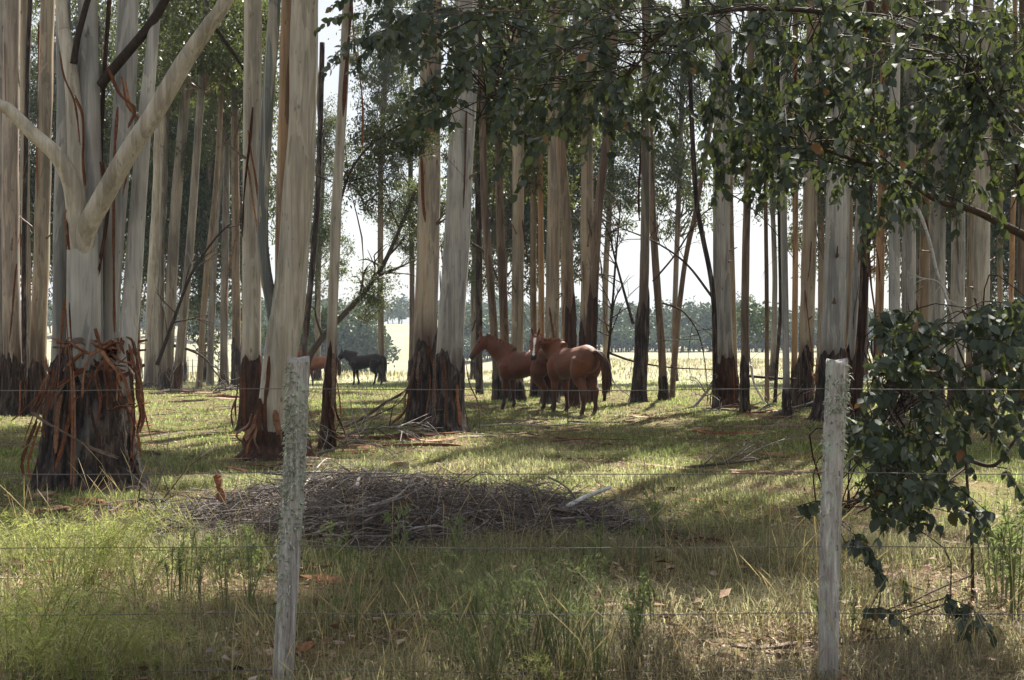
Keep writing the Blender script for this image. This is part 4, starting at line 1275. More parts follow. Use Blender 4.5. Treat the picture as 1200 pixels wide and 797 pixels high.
# ------------------------------------------------------------------ distant picket and wire fence
def far_fence():
    p0 = ground_at(-60, 443); p1 = ground_at(268, 444.5)
    root = empty('picket_fence', p0, 'distant wire fence with thin grey pickets in the field behind the left trunks', 'fence')
    n = 58
    mb = MB(); mb.sweep([(0, 0, -.1), (.0, 0, .6), (.012, 0, 1.08)], [.035, .033, .028], 6, .05, 1)
    me_ = mb.mesh('picket'); me_.materials.append(M['post'])
    q = random.Random(2)
    ends = []
    for k in range(n):
        p = p0.lerp(p1, k/(n-1)); p.z = float(G(p.x, p.y))
        o = put(bpy.data.objects.new('picket', me_), root); o.location = p-p0
        o.rotation_euler = (q.uniform(-.05, .05), q.uniform(-.05, .05), q.uniform(0, 6)); o.scale = (1, 1, q.uniform(.88, 1.1))
        ends.append(p)
    for zz in (.35, .65, .95):
        mb = MB(); mb.sweep([p+Vector((0, 0, zz)) for p in ends[::6]+[ends[-1]]], .008, 4); mb.build('wire', M['wire'], root)


far_fence()


# ------------------------------------------------------------------ far woods and single far trees
def leaf_cloud(V_, cen, rx, rz, n, size, q):
    th = q.normal(size=(n, 3)); th /= np.linalg.norm(th, axis=1)[:, None]
    lump = 1+.25*np.sin(th[:, 0]*4+q.uniform(0, 6))*np.cos(th[:, 2]*5+q.uniform(0, 6))
    p = cen+th*(q.random(n)**.28*lump)[:, None]*np.array([rx, rx, rz])
    ax = q.normal(size=(n, 3))
    V, F3 = diamond_leaves(p, ax, q.normal(size=(n, 3)), size*(.6+.8*q.random(n)), size*.7)
    V_.append((V, F3))


def far_tree(mbL, mbT, x, y, h, rx, q, n=420, size=.75):
    z = float(G(x, y))
    acc = []
    k = 4
    for _ in range(k):
        c = np.array([x+q.normal()*rx*.45, y+q.normal()*rx*.4, z+h*(.45+.42*q.random())])
        leaf_cloud(acc, c, rx*(.45+.35*q.random()), h*.20*(1+.5*q.random()), n//k, size, q)
    for V, F3 in acc: mbL.add(V, F3)
    mbT.sweep([(x, y, z-.3), (x+.1*rx*q.normal(), y, z+h*.5), (x+.2*rx*q.normal(), y, z+h*.8)], [.03*h, .02*h, .008*h], 5, caps=False)


def wood(name, items, seed, n=420, size=.75):
    q = np.random.default_rng(seed)
    a, b_ = MB(), MB()
    for (x, y, h, rx) in items: far_tree(a, b_, x, y, h, rx, q, n, size)
    o = a.build(name, M['farleaf'], None, False); tag(o, kind='stuff')
    t_ = b_.build('wood_trunks', M['twigdark'], None); tag(t_, kind='stuff')


q = random.Random(17)
items = []
for px in np.arange(540, 1290, 4.2):                                # the long wood behind the right-hand field
    y = q.uniform(255, 300); x = (px+q.uniform(-3, 3)-CX)/F*y
    items.append((x, y, q.uniform(7.0, 10.0), q.uniform(2.0, 3.6)))
for px in np.arange(540, 1290, 6):                                 # undergrowth in front of it
    y = q.uniform(248, 256); x = (px+q.uniform(-3, 3)-CX)/F*y
    items.append((x, y, q.uniform(2.5, 5), q.uniform(2, 3)))
wood('far_wood', items, 1)
items = []
for px in np.arange(-60, 452, 5):                                   # the nearer wood down the slope on the left
    y = q.uniform(196, 215) if px > 290 else q.uniform(300, 330)
    x = (px+q.uniform(-3, 3)-CX)/F*y
    hh_ = np.interp(px, [280, 330, 400, 440, 462], [10, 12, 11.5, 9, 5])
    items.append((x, y, hh_*q.uniform(.8, 1.1) if px > 290 else q.uniform(6, 9), q.uniform(1.8, 2.8)))
wood('valley_wood', items, 2)
items = []
for px in np.arange(-80, 640, 7):                                   # trees along the crest of the hill
    y = q.uniform(385, 420); x = (px+q.uniform(-3, 3)-CX)/F*y
    items.append((x, y, q.uniform(5, 8.5), q.uniform(2.5, 4)))
wood('crest_wood', items, 3, 260, 1.1)
qn = np.random.default_rng(5)
for px, y, h, rx, label in [(886, 248, 11.5, 3.0, 'tall far tree standing above the distant wood right of the thick grey gum'), (797, 236, 3.2, 2.4, 'low round bush in the field in front of the distant wood'),
                            (878, 120, 5.5, 3.0, 'dark bush in the field behind the slim brown gum'), (415, 150, 2.3, 2.0, 'light green bush in the valley above the dark bay horse'),
                            (432, 165, 2.4, 2.0, 'second light bush in the valley above the dark bay horse rump'), (352, 90, 4.6, 2.0, 'pale leafy tree in the field behind the lichened post top')]:
    x = (px-CX)/F*y
    root = empty('far_tree' if h > 4 else 'far_bush', (x, y, float(G(x, y))), label, 'tree' if h > 4 else 'bush')
    a, b_ = MB(), MB(); far_tree(a, b_, x, y, h, rx, qn, 900, .45)
    a.build('crown', M['farleaf'], root, False); b_.build('trunk', M['twigdark'], root)


# ------------------------------------------------------------------ broad-leaved boughs close to the viewer
LV = np.array([(0, 0, 0), (.30, .16, .03), (.47, .40, .05), (.36, .70, .03), (0, 1.0, -.06), (-.36, .70, .03), (-.47, .40, .05), (-.30, .16, .03), (0, .40, -.02), (0, .72, -.03)])
LF = np.array([(0, 1, 8), (1, 2, 8), (2, 3, 9), (2, 9, 8), (3, 4, 9), (4, 5, 9), (5, 6, 9), (6, 8, 9), (6, 7, 8), (7, 0, 8)])
LEAF_MESHES = []
for k, (wx, bend) in enumerate([(.70, -.20), (.56, -.35), (.80, .02)]):
    v = LV.copy(); v[:, 0] *= wx; v[:, 2] += bend*v[:, 1]**2*.6+.12*np.abs(v[:, 0])*(k-.6)
    me = raw_mesh('leaf', v, [LF], False); me.materials.append(M['nearleaf']); LEAF_MESHES.append((me, v))


def leafy(root, regions, boughs, seed, yr, leaf=.074, side_bias=0.0, per=(22, 36), span=(.30, .62)):
    """drooping branchlets filling ellipses of the view, joined to the boughs; opposite broad leaves along each"""
    q = random.Random(seed)
    bp = [Vector(p) for b_ in boughs for p in b_]
    tw = MB(); leaves = []
    for (cx, cy, rx, ry, n) in regions:
        for _ in range(n):
            a = q.uniform(0, 2*PI); rr = math.sqrt(q.random())
            p = P(cx+rx*rr*math.cos(a), cy+ry*rr*math.sin(a), q.uniform(*yr))
            nb = q.choice(sorted(bp, key=lambda b_: (b_-p).length*(1+.3*q.random())+max(0, p.z-b_.z)*.4)[:7])+Vector((q.uniform(-.06, .06), q.uniform(-.06, .06), q.uniform(-.03, .03)))
            dist = (nb-p).length
            L = q.uniform(*span)
            d = (p-nb).normalized() if dist > .05 else Vector((q.uniform(-1, 1), q.uniform(-1, 1), 0)).normalized()
            d = (d*.8+Vector((q.uniform(-.7, .7), q.uniform(-.6, .6), q.uniform(-.9, .15)))).normalized()
            st = p-d*L*.5
            md = (nb+st)/2+Vector((q.uniform(-.2, .2), q.uniform(-.2, .2), q.uniform(-.05, .25)))*min(dist, 1)
            tw.sweep(curve([nb, md, st], 7), np.linspace(.0045, .0028, 7), 4, caps=False)
            c = curve([st, p+Vector((0, 0, .03)), p+d*L*.5+Vector((0, 0, -.08*L))], 10)
            tw.sweep(c, np.linspace(.0035, .0012, 10), 3, caps=False)
            m_ = q.randint(*per)
            ph = q.uniform(0, PI)
            for i in range(m_):
                f = (i//2)/(m_/2-.5+1e-6); f = min(f, 1)*.98
                ci = f*9; i0 = min(int(ci), 8); pt = Vector(c[i0]).lerp(Vector(c[i0+1]), ci-i0)
                s = 1 if i % 2 else -1
                aa = ph+(i//2)*PI/2*.8
                u = d.orthogonal().normalized(); v_ = d.cross(u)
                sd_ = (u*math.cos(aa)+v_*math.sin(aa))*s
                ax_ = (sd_*.8+d*.4+Vector((0, 0, -.75))+Vector((q.uniform(-.3, .3), q.uniform(-.3, .3), q.uniform(-.3, .3)))).normalized()
                nr = Vector((q.gauss(0, .6), -.35+q.gauss(0, .6), .55+q.gauss(0, .4)))
                sz = leaf*q.triangular(.4, 1.3, .85)*(1-.35*f*q.random())
                xx = ax_.cross(nr).normalized(); zz = xx.cross(ax_)
                mt = Matrix((xx*sz, ax_*sz, zz*sz)).transposed()
                leaves.append((pt, mt, q.randrange(3)))
    def seen(l):
        p = l[0]; px = CX+p.x/p.y*F; py = CY-(p.z-EYE)/p.y*F
        return -(1000 if not (5 < px < 1195 and 5 < py < 790) else 0)+l[1].col[1].length/p.y*F
    leaves.sort(key=seen, reverse=True)
    off = parent_base(root)
    for pt, mt, k in leaves[:300]:
        o = put(bpy.data.objects.new('leaf', LEAF_MESHES[k][0]), root)
        mw = mt.to_4x4(); mw.translation = pt-off
        o.matrix_basis = mw
    Vs, Fs, n0 = [], [], 0
    for pt, mt, k in leaves[300:]:
        v = LEAF_MESHES[k][1]@np.array(mt).T+np.array(pt-off)
        Vs.append(v); Fs.append(LF+n0); n0 += len(v)
    if Vs:
        me_ = raw_mesh('foliage', np.concatenate(Vs), [np.concatenate(Fs)], False); me_.materials.append(M['nearleaf'])
        tag(put(bpy.data.objects.new('foliage', me_), root), kind='stuff')
    tag(tw.build('twigs', M['twigdark'], root), kind='stuff')


# the roadside gum: trunk outside the frame at the right, boughs reaching in over the fence
tb = Vector((4.75, 8.4, 0.0))
rt = empty('roadside_gum', tb, 'broad-leaved gum whose leafy boughs droop into the top right of the view', 'tree')
mb = MB(); tk = curve([tb-Vector((0, 0, .2)), tb+Vector((-.05, 0, 2)), tb+Vector((-.2, .1, 4.2)), tb+Vector((-.5, .2, 6.5)), tb+Vector((-.8, .2, 9))], 30)
mb.sweep(tk, np.linspace(.17, .05, 30), 14, .06, 4); mb.build('trunk', M['grey'], rt)
def bough(root, pts, r0, r1, seed, mat='brown', n=26):
    c = curve(pts, n); mb = MB(); mb.sweep(c, np.linspace(r0, r1, n), 9, .08, seed); mb.build('bough', M[mat], root); return c
b1 = bough(rt, [tk[8], P(1240, 290, 8.2), P(1195, 273, 8.0), P(1140, 246, 7.8), P(1100, 236, 7.7), P(1050, 205, 7.5), P(980, 180, 7.3), P(900, 150, 7.2)], .034, .006, 1, 'twigdark')
b2 = bough(rt, [tk[11], P(1230, 150, 8.0), P(1130, 60, 7.8), P(1000, 20, 7.6), P(880, 10, 7.4), P(790, 30, 7.2), P(735, 90, 7.1)], .028, .006, 2, 'twigdark')
b3 = bough(rt, [tk[14], P(1200, -60, 8.6), P(1000, -75, 8.8), P(800, -75, 9.0), P(640, -55, 9.1), P(520, -30, 9.1), P(430, -5, 9.0)], .05, .008, 3, 'twigdark')
b4 = bough(rt, [tk[9], P(1225, 230, 7.6), P(1185, 160, 7.2), P(1150, 100, 7.0), P(1120, 60, 6.9)], .018, .006, 4, 'twigdark')
b5 = bough(rt, [b3[16], P(610, 20, 8.8), P(590, 80, 8.7), P(560, 140, 8.6)], .010, .004, 5, 'twigdark')
REG = [(1050, 120, 170, 105, 62), (1130, 60, 85, 75, 30), (940, 165, 80, 55, 22), (865, 105, 55, 75, 20), (852, 195, 20, 28, 5), (790, 35, 60, 45, 14), (735, 130, 55, 38, 14), (670, 75, 55, 60, 16),
       (560, 60, 85, 60, 26), (450, 30, 62, 40, 16), (510, 125, 38, 42, 9), (622, 150, 42, 50, 11), (1010, 225, 60, 40, 12), (960, 30, 90, 40, 18), (1160, 195, 50, 60, 12), (895, 215, 30, 22, 4), (700, 20, 50, 30, 8)]
leafy(rt, REG, [b1[8:], b2[7:], b3[9:], b4[5:], b5[3:]], 31, (6.6, 8.9))
add_crown(rt, tb+Vector((-.9, .3, 9.0)), LOW, (.9, .9, .6), random.Random(2))

# the leafy sapling at the right, rooted behind the fence
sb = ground_at(1140, 706)
rs = empty('leafy_sapling', sb, 'dark leafy gum sapling with broad leaves beside the right edge, behind the fence', 'tree')
s0 = bough(rs, [sb-Vector((0, 0, .1)), P(1139, 640, sb.y), P(1133, 560, sb.y), P(1131, 510, sb.y-.05), P(1140, 460, sb.y-.1), P(1120, 400, sb.y-.1)], .011, .006, 6, 'twigdark')
s1 = bough(rs, [s0[12], P(1165, 545, sb.y-.1), P(1190, 515, sb.y-.1), P(1225, 480, sb.y)], .014, .006, 7, 'twigdark')
s2 = bough(rs, [s0[14], P(1095, 520, sb.y-.2), P(1060, 500, sb.y-.3), P(1030, 440, sb.y-.4)], .012, .005, 8, 'twigdark')
s3 = bough(rs, [s0[11], P(1100, 570, sb.y-.2), P(1062, 578, sb.y-.4), P(1015, 592, sb.y-.5), P(955, 598, sb.y-.6)], .008, .002, 9, 'twigdark')
s4 = bough(rs, [s0[3], P(1100, 690, sb.y-.4), P(1070, 705, sb.y-.6), P(1040, 725, sb.y-.7), P(1020, 728, sb.y-.7)], .007, .003, 10, 'twigdark')
s5 = bough(rs, [s0[2], P(1145, 700, sb.y-.3), P(1140, 735, sb.y-.6)], .006, .003, 11, 'twigdark')
s6 = bough(rs, [s0[18], P(1150, 400, sb.y-.2), P(1180, 370, sb.y-.2)], .009, .004, 12, 'twigdark')
REG2 = [(1115, 400, 80, 40, 32), (1058, 455, 42, 45, 16), (1075, 535, 60, 45, 24), (1170, 430, 36, 60, 18), (1035, 520, 28, 45, 12), (1150, 495, 45, 30, 9), (1040, 385, 25, 20, 5), (1085, 590, 48, 34, 16), (1050, 585, 30, 30, 8), (1188, 368, 20, 22, 6),
        (956, 598, 10, 8, 1), (1016, 650, 8, 12, 3), (1143, 726, 20, 14, 5), (1045, 715, 22, 8, 2), (1138, 600, 22, 18, 4), (1195, 590, 8, 12, 1)]
leafy(rs, REG2, [s0[12:], s1[4:], s2[4:], s3[8:], s4[8:], s5[12:], s6[5:]], 41, (6.0, 7.5), .076, per=(12, 22), span=(.18, .36))


# ------------------------------------------------------------------ the brush pile
def brush_pile():
    q = random.Random(12)
    base = ground_at(455, 632)
    root = empty('brush_pile', base, 'wide low heap of grey twigs and brush lying behind the lichened fence post', 'brush pile')
    cx, cy = base.x+.05, base.y+.75
    def top(x, y):
        u = (x-cx)/2.15; v = (y-cy)/1.35
        e = max(0, 1-u*u-v*v)
        return float(G(x, y))+.25*e**.8*(1+.28*math.sin(x*3.1+1)*math.cos(y*2.7)+.18*math.sin(x*7.3+y*5.1)+.12*math.cos(x*11-y*7))+.10*math.exp(-((u+.15)**2+(v-.2)**2)*6)
    mb = MB(); n = 44
    u = np.linspace(-1.1, 1.1, n)
    V = [(cx+a*2.2, cy+b_*1.4, top(cx+a*2.2, cy+b_*1.4)-.07+q.uniform(-.02, .02)) for a in u for b_ in u]
    ii, jj = np.meshgrid(np.arange(n-1), np.arange(n-1), indexing='ij')
    mb.add(V, None, np.stack([ii*n+jj, (ii+1)*n+jj, (ii+1)*n+jj+1, ii*n+jj+1], -1).reshape(-1, 4))
    mb.build('heap', M['twigdark'], root)
    tw = MB()
    for k in range(8000):
        a = q.uniform(0, 2*PI); r = math.sqrt(q.random())*1.0 if q.random() < .82 else q.uniform(.85, 1.45)
        x, y = cx+2.15*r*math.cos(a), cy+1.35*r*math.sin(a)
        z = top(x, y)+q.uniform(-.06, .05)+(.06 if q.random() < .08 else 0)
        L = q.uniform(.15, .75); ang = q.gauss(.15, 1.2); el = q.gauss(.03, .33)
        d = Vector((math.cos(ang)*math.cos(el), math.sin(ang)*math.cos(el), math.sin(el)))*L*.5
        c = Vector((x, y, z)); b_ = Vector((q.gauss(0, .04), q.gauss(0, .04), q.gauss(.01, .04)))*L*2
        p = [c-d, c+b_, c+d]
        for pp in (p[0], p[2]):
            pp.z = max(pp.z, float(G(pp.x, pp.y))+.005)
        r_ = q.uniform(.0016, .0042)
        tw.sweep(curve(p, 4), np.linspace(r_, r_*.35, 4), 3, caps=False)
    tag(tw.build('twigs', M['twig'], root), kind='stuff')
    n = 2600; g = np.random.default_rng(4); a_ = g.uniform(0, 2*PI, n); r_ = np.sqrt(g.random(n))*1.15
    xx, yy = cx+2.15*r_*np.cos(a_), cy+1.35*r_*np.sin(a_); zz = np.array([top(i_, j_) for i_, j_ in zip(xx, yy)])+g.uniform(-.04, .05, n)
    V, F3 = diamond_leaves(np.stack([xx, yy, zz], -1), g.normal(size=(n, 3))*np.array([1, 1, .4]), g.normal(size=(n, 3))*.6+np.array([0, 0, 1]), .05*(.5+1.2*g.random(n)), .016*(.6+g.random(n)))
    lb = MB(); lb.add(V, F3); tag(lb.build('dead_leaves', M['litter'], root, False), kind='stuff')
    for k in range(130):
        a = q.uniform(0, 2*PI); r = math.sqrt(q.random())*1.08
        x, y = cx+2.0*r*math.cos(a), cy+1.2*r*math.sin(a); c = Vector((x, y, top(x, y)+.03))
        L = q.uniform(.35, 1.0); ang = q.gauss(.1, .7); el = q.gauss(.05, .2)
        d = Vector((math.cos(ang)*math.cos(el), math.sin(ang)*math.cos(el), math.sin(el)))*L*.5
        mb = MB(); mb.sweep(curve([c-d, c+Vector((q.gauss(0, .04), q.gauss(0, .04), .03)), c+d*.6+Vector((0, 0, q.gauss(0, .05))), c+d], 9), np.linspace(q.triangular(.005, .022, .007), .003, 9), 6, .1, k)
        for _ in range(2):
            f0 = c+d*q.uniform(-.5, .5); fd = (d.normalized()+Vector((q.uniform(-.8, .8), q.uniform(-.8, .8), q.uniform(0, .8)))).normalized()*L*.35
            mb.sweep(curve([f0, f0+fd*.5+Vector((0, 0, .02)), f0+fd], 5), np.linspace(.005, .0015, 5), 4, caps=False)
        mb.build('stick', M['twig'], root)
    return top


pile_top = brush_pile()


def pile_y(px, py, far=12.6):
    """distance at which the sight line through a pixel meets the heap"""
    for y in np.arange(8.6, far, .04):
        p = P(px, py, y)
        if p.z <= pile_top(p.x, p.y)+.01: return float(y)
    return far


def lying(name, label, cat, pts, wpx, mat, Y=None, ribbon=False, group=None, seed=0, flat=False):
    if Y is None:
        g = [ground_at(*p)+Vector((0, 0, .02)) for p in pts]
    else:
        y_ = [pile_y(p[0], p[1], Y+.55) for p in pts]
        g = [P(p[0], p[1], (y_[k] if flat else y_[0]+.06*k)-.02) for k, p in enumerate(pts)]
    root = empty(name, g[0], label, cat, group)
    yy = g[0].y; mb = MB(); c = curve(g, 16); r = wpx/F*yy
    if ribbon: mb.ribbon(c, r, .006, None, .5, seed)
    else: mb.sweep(c, np.linspace(r/2, r*.42, 16), 9, .07, seed)
    mb.build('bark' if ribbon else 'wood', M[mat], root)
    return root


Yp = ground_at(455, 632).y
lying('pale_stick', 'short thick bleached white stick poking up from the right end of the brush pile', 'stick', [(664, 594, .5), (685, 583, .45), (700, 577, .42), (715, 571, .4)], 5.5, 'bone', Yp)
lying('grey_stick', 'thin grey curved stick left of the thick white one on the brush pile', 'stick', [(642, 559, .8), (655, 565, .75), (668, 575, .7), (676, 586, .65)], 2.5, 'twig', Yp)
lying('brown_stick', 'short curved tan stick standing on the middle of the brush pile', 'stick', [(465, 601, .2), (470, 594, .2), (477, 587, .2), (475, 576, .2)], 6, 'litter_strip', Yp)
lying('bark_ribbon', 'long orange-red bark ribbon stretched over the front of the brush pile', 'bark strip', [(203, 635, -.35), (250, 626, -.3), (320, 628, -.4), (370, 628, -.45), (440, 620, -.4), (500, 606, -.3)], 6, 'strip', Yp, True, seed=3, flat=True)
lying('bark_ribbon', 'upright curled orange bark piece on the left end of the brush pile', 'bark strip', [(262, 588, .2), (258, 578, .2), (257, 568, .2), (254, 556, .2)], 9, 'strip', Yp, True, seed=9)
lying('brown_stick', 'bent reddish stick lying low on the front of the brush pile', 'stick', [(468, 604, -.2), (476, 620, -.3), (490, 622, -.3), (502, 606, -.2)], 3.5, 'strip', Yp, flat=True)
# long strips of bark hanging between the close pair of gums and the ground to their left
for k, (label, pts, Y) in enumerate([
        ('longest bark ribbon arching from the close pair of gums down to the left', [(486, 425), (478, 455), (452, 472), (425, 490), (398, 503)], 22.6),
        ('bark ribbon sagging just beneath the longest arching one', [(484, 440), (470, 470), (442, 486), (415, 500), (392, 506)], 22.3),
        ('thin bark ribbon dropping steeply left of the close pair of gums', [(485, 430), (480, 455), (476, 480), (458, 498)], 22.8)]):
    root = empty('bark_ribbon', P(*pts[-1], Y), label, 'bark strip', 'long bark ribbons left of the close pair')
    mb = MB(); mb.ribbon(curve([P(*p, Y) for p in pts], 22), .06, .008, None, .5, 70+k); mb.build('bark', M['strip'], root)
lying('bark_ribbon', 'flat pale-brown bark strip at the foot of the big stump', 'bark strip', [(2, 608), (40, 603), (75, 598), (82, 600)], 8, 'litter_strip', None, True, seed=5)
lying('bark_ribbon', 'second flat strip in front of the big stump, nearer the fence', 'bark strip', [(0, 625), (30, 624), (55, 621)], 6, 'litter_strip', None, True, seed=6)
lying('brown_stick', 'pale bent stick lying right of the big stump foot', 'stick', [(128, 603), (150, 592), (172, 605)], 4, 'litter_strip', None)

MARKS = [(104, 560, 'the big black stump'), (340, 790, 'the lichened fence post'), (450, 610, 'the brush pile'), (508, 502, 'the close pair of gums'), (640, 484, 'the two chestnut horses'),
         (972, 790, 'the grey fence post'), (1110, 690, 'the leafy sapling'), (747, 471, 'the black-sleeved grey trunk'), (853, 478, 'the thick grey gum'), (620, 790, 'the broom bushes'),
         (320, 536, 'the fused cream gum'), (294, 505, 'the straight cream trunk'), (178, 455, 'the pale cream gum'), (972, 492, 'the thickest grey gum'), (80, 700, 'the sunlit feathery weeds'), (379, 530, 'the slender red-barked gum')]


def where(px, py):
    m_ = min(MARKS, key=lambda k: abs(k[0]-px)+2.2*abs(k[1]-py))
    dx, dy = px-m_[0], (py-m_[1])*1.6
    rel = ('left of ' if dx < 0 else 'right of ') if abs(dx) > abs(dy) else ('behind ' if dy < 0 else 'in front of ')
    dist = 'close ' if abs(dx)+abs(dy) < 45 else ('well ' if abs(dx)+abs(dy) > 130 and 'of' in rel and 'front' not in rel else '')
    return dist+rel+m_[2]


q = random.Random(44)
spots = [(q.uniform(0, 1000), q.choice([q.uniform(500, 560), q.uniform(488, 600), q.uniform(470, 520), q.uniform(590, 780)])) for k in range(100)]
for cx_, cy_, rx_, ry_, n_ in ((235, 462, 75, 9, 26), (425, 514, 65, 14, 24), (600, 498, 60, 6, 10), (110, 590, 90, 12, 14), (1010, 500, 50, 12, 8), (860, 485, 60, 8, 10), (330, 545, 70, 12, 8)):
    spots += [(q.gauss(cx_, rx_*.55), q.gauss(cy_, ry_*.6)) for k in range(n_)]
for k, (px, py) in enumerate(spots):                                # bark strips scattered on the ground
    if 215 < px < 700 and 556 < py < 645: continue
    a = ground_at(px, max(py, 448)); L = q.uniform(.25, 1.1)*(1.25 if py < 560 else .5); ang = q.gauss(0, .5)
    b_ = a+Vector((math.cos(ang)*L, math.sin(ang)*L, 0)); md = (a+b_)/2+Vector((0, q.uniform(-.08, .08), 0))
    pts = [Vector((p.x, p.y, float(G(p.x, p.y))+q.uniform(.01, .06)+(.05 if 440 < py < 475 else 0))) for p in (a, md, b_)]
    pale = q.random() < .6; wd_ = q.uniform(.025, .08)
    lab = ('pale' if pale else 'reddish')+(' wide' if wd_ > .055 else ' narrow')+(' short' if L < .6 else ' long')+' strip of fallen bark '+where(px, py)
    root = empty('fallen_bark', a, lab, 'bark strip', 'fallen bark: '+lab)
    mb = MB(); mb.ribbon(curve(pts, 7), wd_, .006, (0, .4, 1) if q.random() < .3 else (0, 1, .1), .5, k)
    mb.build('bark', M['litter_strip' if pale else 'strip'], root)


q = random.Random(91)
for k, (label, pts, Y, wpx, tw) in enumerate([
        ('fallen twiggy branch leaning on the foot of the thick grey gum from the left', [(812, 478), (826, 462), (842, 440), (850, 418)], 30, 4, 14),
        ('fallen twiggy branch lying flat in front of the thick grey gum', [(815, 484), (845, 480), (880, 483), (905, 476)], 29, 4, 16),
        ('fallen twiggy branch sprawled at the foot of the tan gum by the right post', [(905, 486), (930, 478), (955, 470), (968, 455)], 28, 4, 16),
        ('brown fallen branch lying right of the right post beneath the shaggy trunk', [(1000, 500), (1020, 496), (1045, 490), (1062, 492)], 26, 4, 12),
        ('fallen branch with fine twigs lying behind the lichened post', [(395, 515), (420, 505), (455, 500), (480, 506)], 22, 4, 18),
        ('fallen branch tangled at the foot of the slender red-barked gum', [(362, 535), (385, 528), (410, 520), (430, 512)], 18, 4, 18),
        ('fallen branch lying across the bark litter among the leaning grey gums', [(175, 462), (205, 458), (240, 460), (280, 455)], 38, 4, 18),
        ('thin fallen branch lying in the sunlit grass left of the cream trunk', [(195, 480), (225, 486), (255, 492), (282, 500)], 26, 3, 8),
        ('crooked fallen branch at the right foot of the big stump', [(150, 596), (165, 585), (185, 590), (205, 580)], 13, 4, 10),
        ('fallen branch on the grass in front of the two chestnut horses', [(560, 500), (600, 497), (640, 499), (690, 494)], 24, 3, 10),
        ('thin fallen branch on the sunlit grass right of the brush pile', [(790, 550), (830, 545), (880, 540), (905, 535)], 17, 4, 6)]):
    root, c = bare_branch('fallen_branch', label, 'branch', pts, Y, wpx, 'twig', tw, 300+k, 'fallen branches among the trunks', tw_len=(.25, .9), foot=True)

# ------------------------------------------------------------------ grass, litter, weeds
def patch(x, y, s, ph):
    return .5+.25*np.sin(x*s+ph+1.3*np.sin(y*s*.7+ph*2))+.25*np.sin(y*s*1.3-ph+1.1*np.sin(x*s*.9-ph))


def grass_object(name, n, y0, y1, hgt, wid, seed, dry_bias, lean=.5):
    g = np.random.default_rng(seed)
    u = g.random(n)
    y = np.sqrt(y0*y0+(y1*y1-y0*y0)*u)
    x = (g.random(n)*2-1)*.43*y+g.normal(0, .05, n)
    p1 = patch(x, y, 1.1, .4); p2 = patch(x, y, 2.9, 2.0); p3 = patch(x, y, .45, 1.1)
    dens = np.clip(.10+2.0*p2*p1, 0, 1)
    keep = g.random(n) < dens
    # the brush pile and the stump foot stay bare
    pcx, pcy = (455-CX)/F*10.3, 11.0
    keep &= (((x-pcx)/2.0)**2+((y-pcy)/1.1)**2 > 1) | (g.random(n) < .05)
    x, y, p1, p2, p3 = x[keep], y[keep], p1[keep], p2[keep], p3[keep]
    n = len(x)
    z = G(x, y)-.01
    dry = np.clip(.55*p3+.45*p1-.5+dry_bias+g.normal(0, .22, n), 0, 1)
    h_ = hgt*(.45+1.0*g.random(n)**1.5)*(.6+.8*p2)*(1+.35*dry)
    az = g.uniform(0, 2*PI, n); ln = lean*(.25+g.random(n))
    dx, dy = np.cos(az), np.sin(az)
    w_ = wid*(.6+.8*g.random(n))*(y/y0)**.35
    b_ = np.stack([x, y, z], -1); sd_ = np.stack([-dy, dx, 0*x], -1)*w_[:, None]*.5
    d = np.stack([dx, dy, 0*x], -1)
    up = np.array([0, 0, 1.0])
    m1 = b_+d*(h_*ln*.30)[:, None]+up*(h_*.55)[:, None]
    tp = b_+d*(h_*ln)[:, None]+up*(h_*(1-.35*ln))[:, None]
    V = np.stack([b_-sd_, b_+sd_, m1+sd_*.75, m1-sd_*.75, tp], 1).reshape(-1, 3)
    k = np.arange(n)[:, None]*5
    green = np.array([.112, .162, .036]); lime = np.array([.22, .245, .075]); tan = np.array([.34, .275, .18]); gy_ = np.array([.17, .145, .105])
    r1 = g.random(n)[:, None]
    cg = green*(1-r1)+lime*r1; ct = tan*(1-r1)+gy_*r1
    col = cg*(1-dry[:, None])+ct*dry[:, None]
    col = np.repeat(col*(.45+1.05*g.random(n))[:, None], 5, 0)
    me_ = raw_mesh(name, V, [k+np.array([[0, 1, 2, 3]]), k+np.array([[3, 2, 4]])], False, col)
    me_.materials.append(M['grass'])
    tag(put(bpy.data.objects.new(name, me_)), kind='stuff')


grass_object('grass', 120000, 5.0, 10.5, .13, .0046, 1, .64, 1.1)
grass_object('grass', 150000, 10.5, 19, .085, .0065, 2, .17, 1.0)
grass_object('grass', 150000, 19, 36, .075, .010, 3, .05, .9)
grass_object('grass', 80000, 36, 62, .09, .018, 4, .16, .8)
grass_object('grass', 60000, 62, 150, .22, .05, 5, .85, .6)


def litter_object():
    g = np.random.default_rng(9); n = 120000
    y = 5.2*(42/5.2)**g.random(n); x = (g.random(n)*2-1)*.43*y
    keep = g.random(n) < .25+.9*patch(x, y, 1.7, 3.3)*patch(x, y, .6, .3)
    x, y = x[keep], y[keep]; n = len(x)
    pos = np.stack([x, y, G(x, y)+.004+.03*g.random(n)], -1)
    az = g.uniform(0, 2*PI, n); ax = np.stack([np.cos(az), np.sin(az), g.normal(0, .25, n)], -1)
    nr = np.stack([g.normal(0, .35, n), g.normal(0, .35, n), np.ones(n)], -1)
    s = (y/8)**.35
    ln = .055*(.5+1.2*g.random(n)**1.5)*s; wd = .014*(.6+1.0*g.random(n))*s
    big = (g.random(n) < .02) & (y < 12); ln = ln*np.where(big, 1.5, 1); wd = wd*np.where(big, 3.0, 1)
    pos[:, 2] += np.where(big, .05, 0)+(y < 9)*.05*g.random(n)**2
    V, F3 = diamond_leaves(pos, ax, nr, ln, wd)
    me_ = raw_mesh('leaf_litter', V, [F3], False); me_.materials.append(M['litter'])
    tag(put(bpy.data.objects.new('leaf_litter', me_)), kind='stuff')


litter_object()

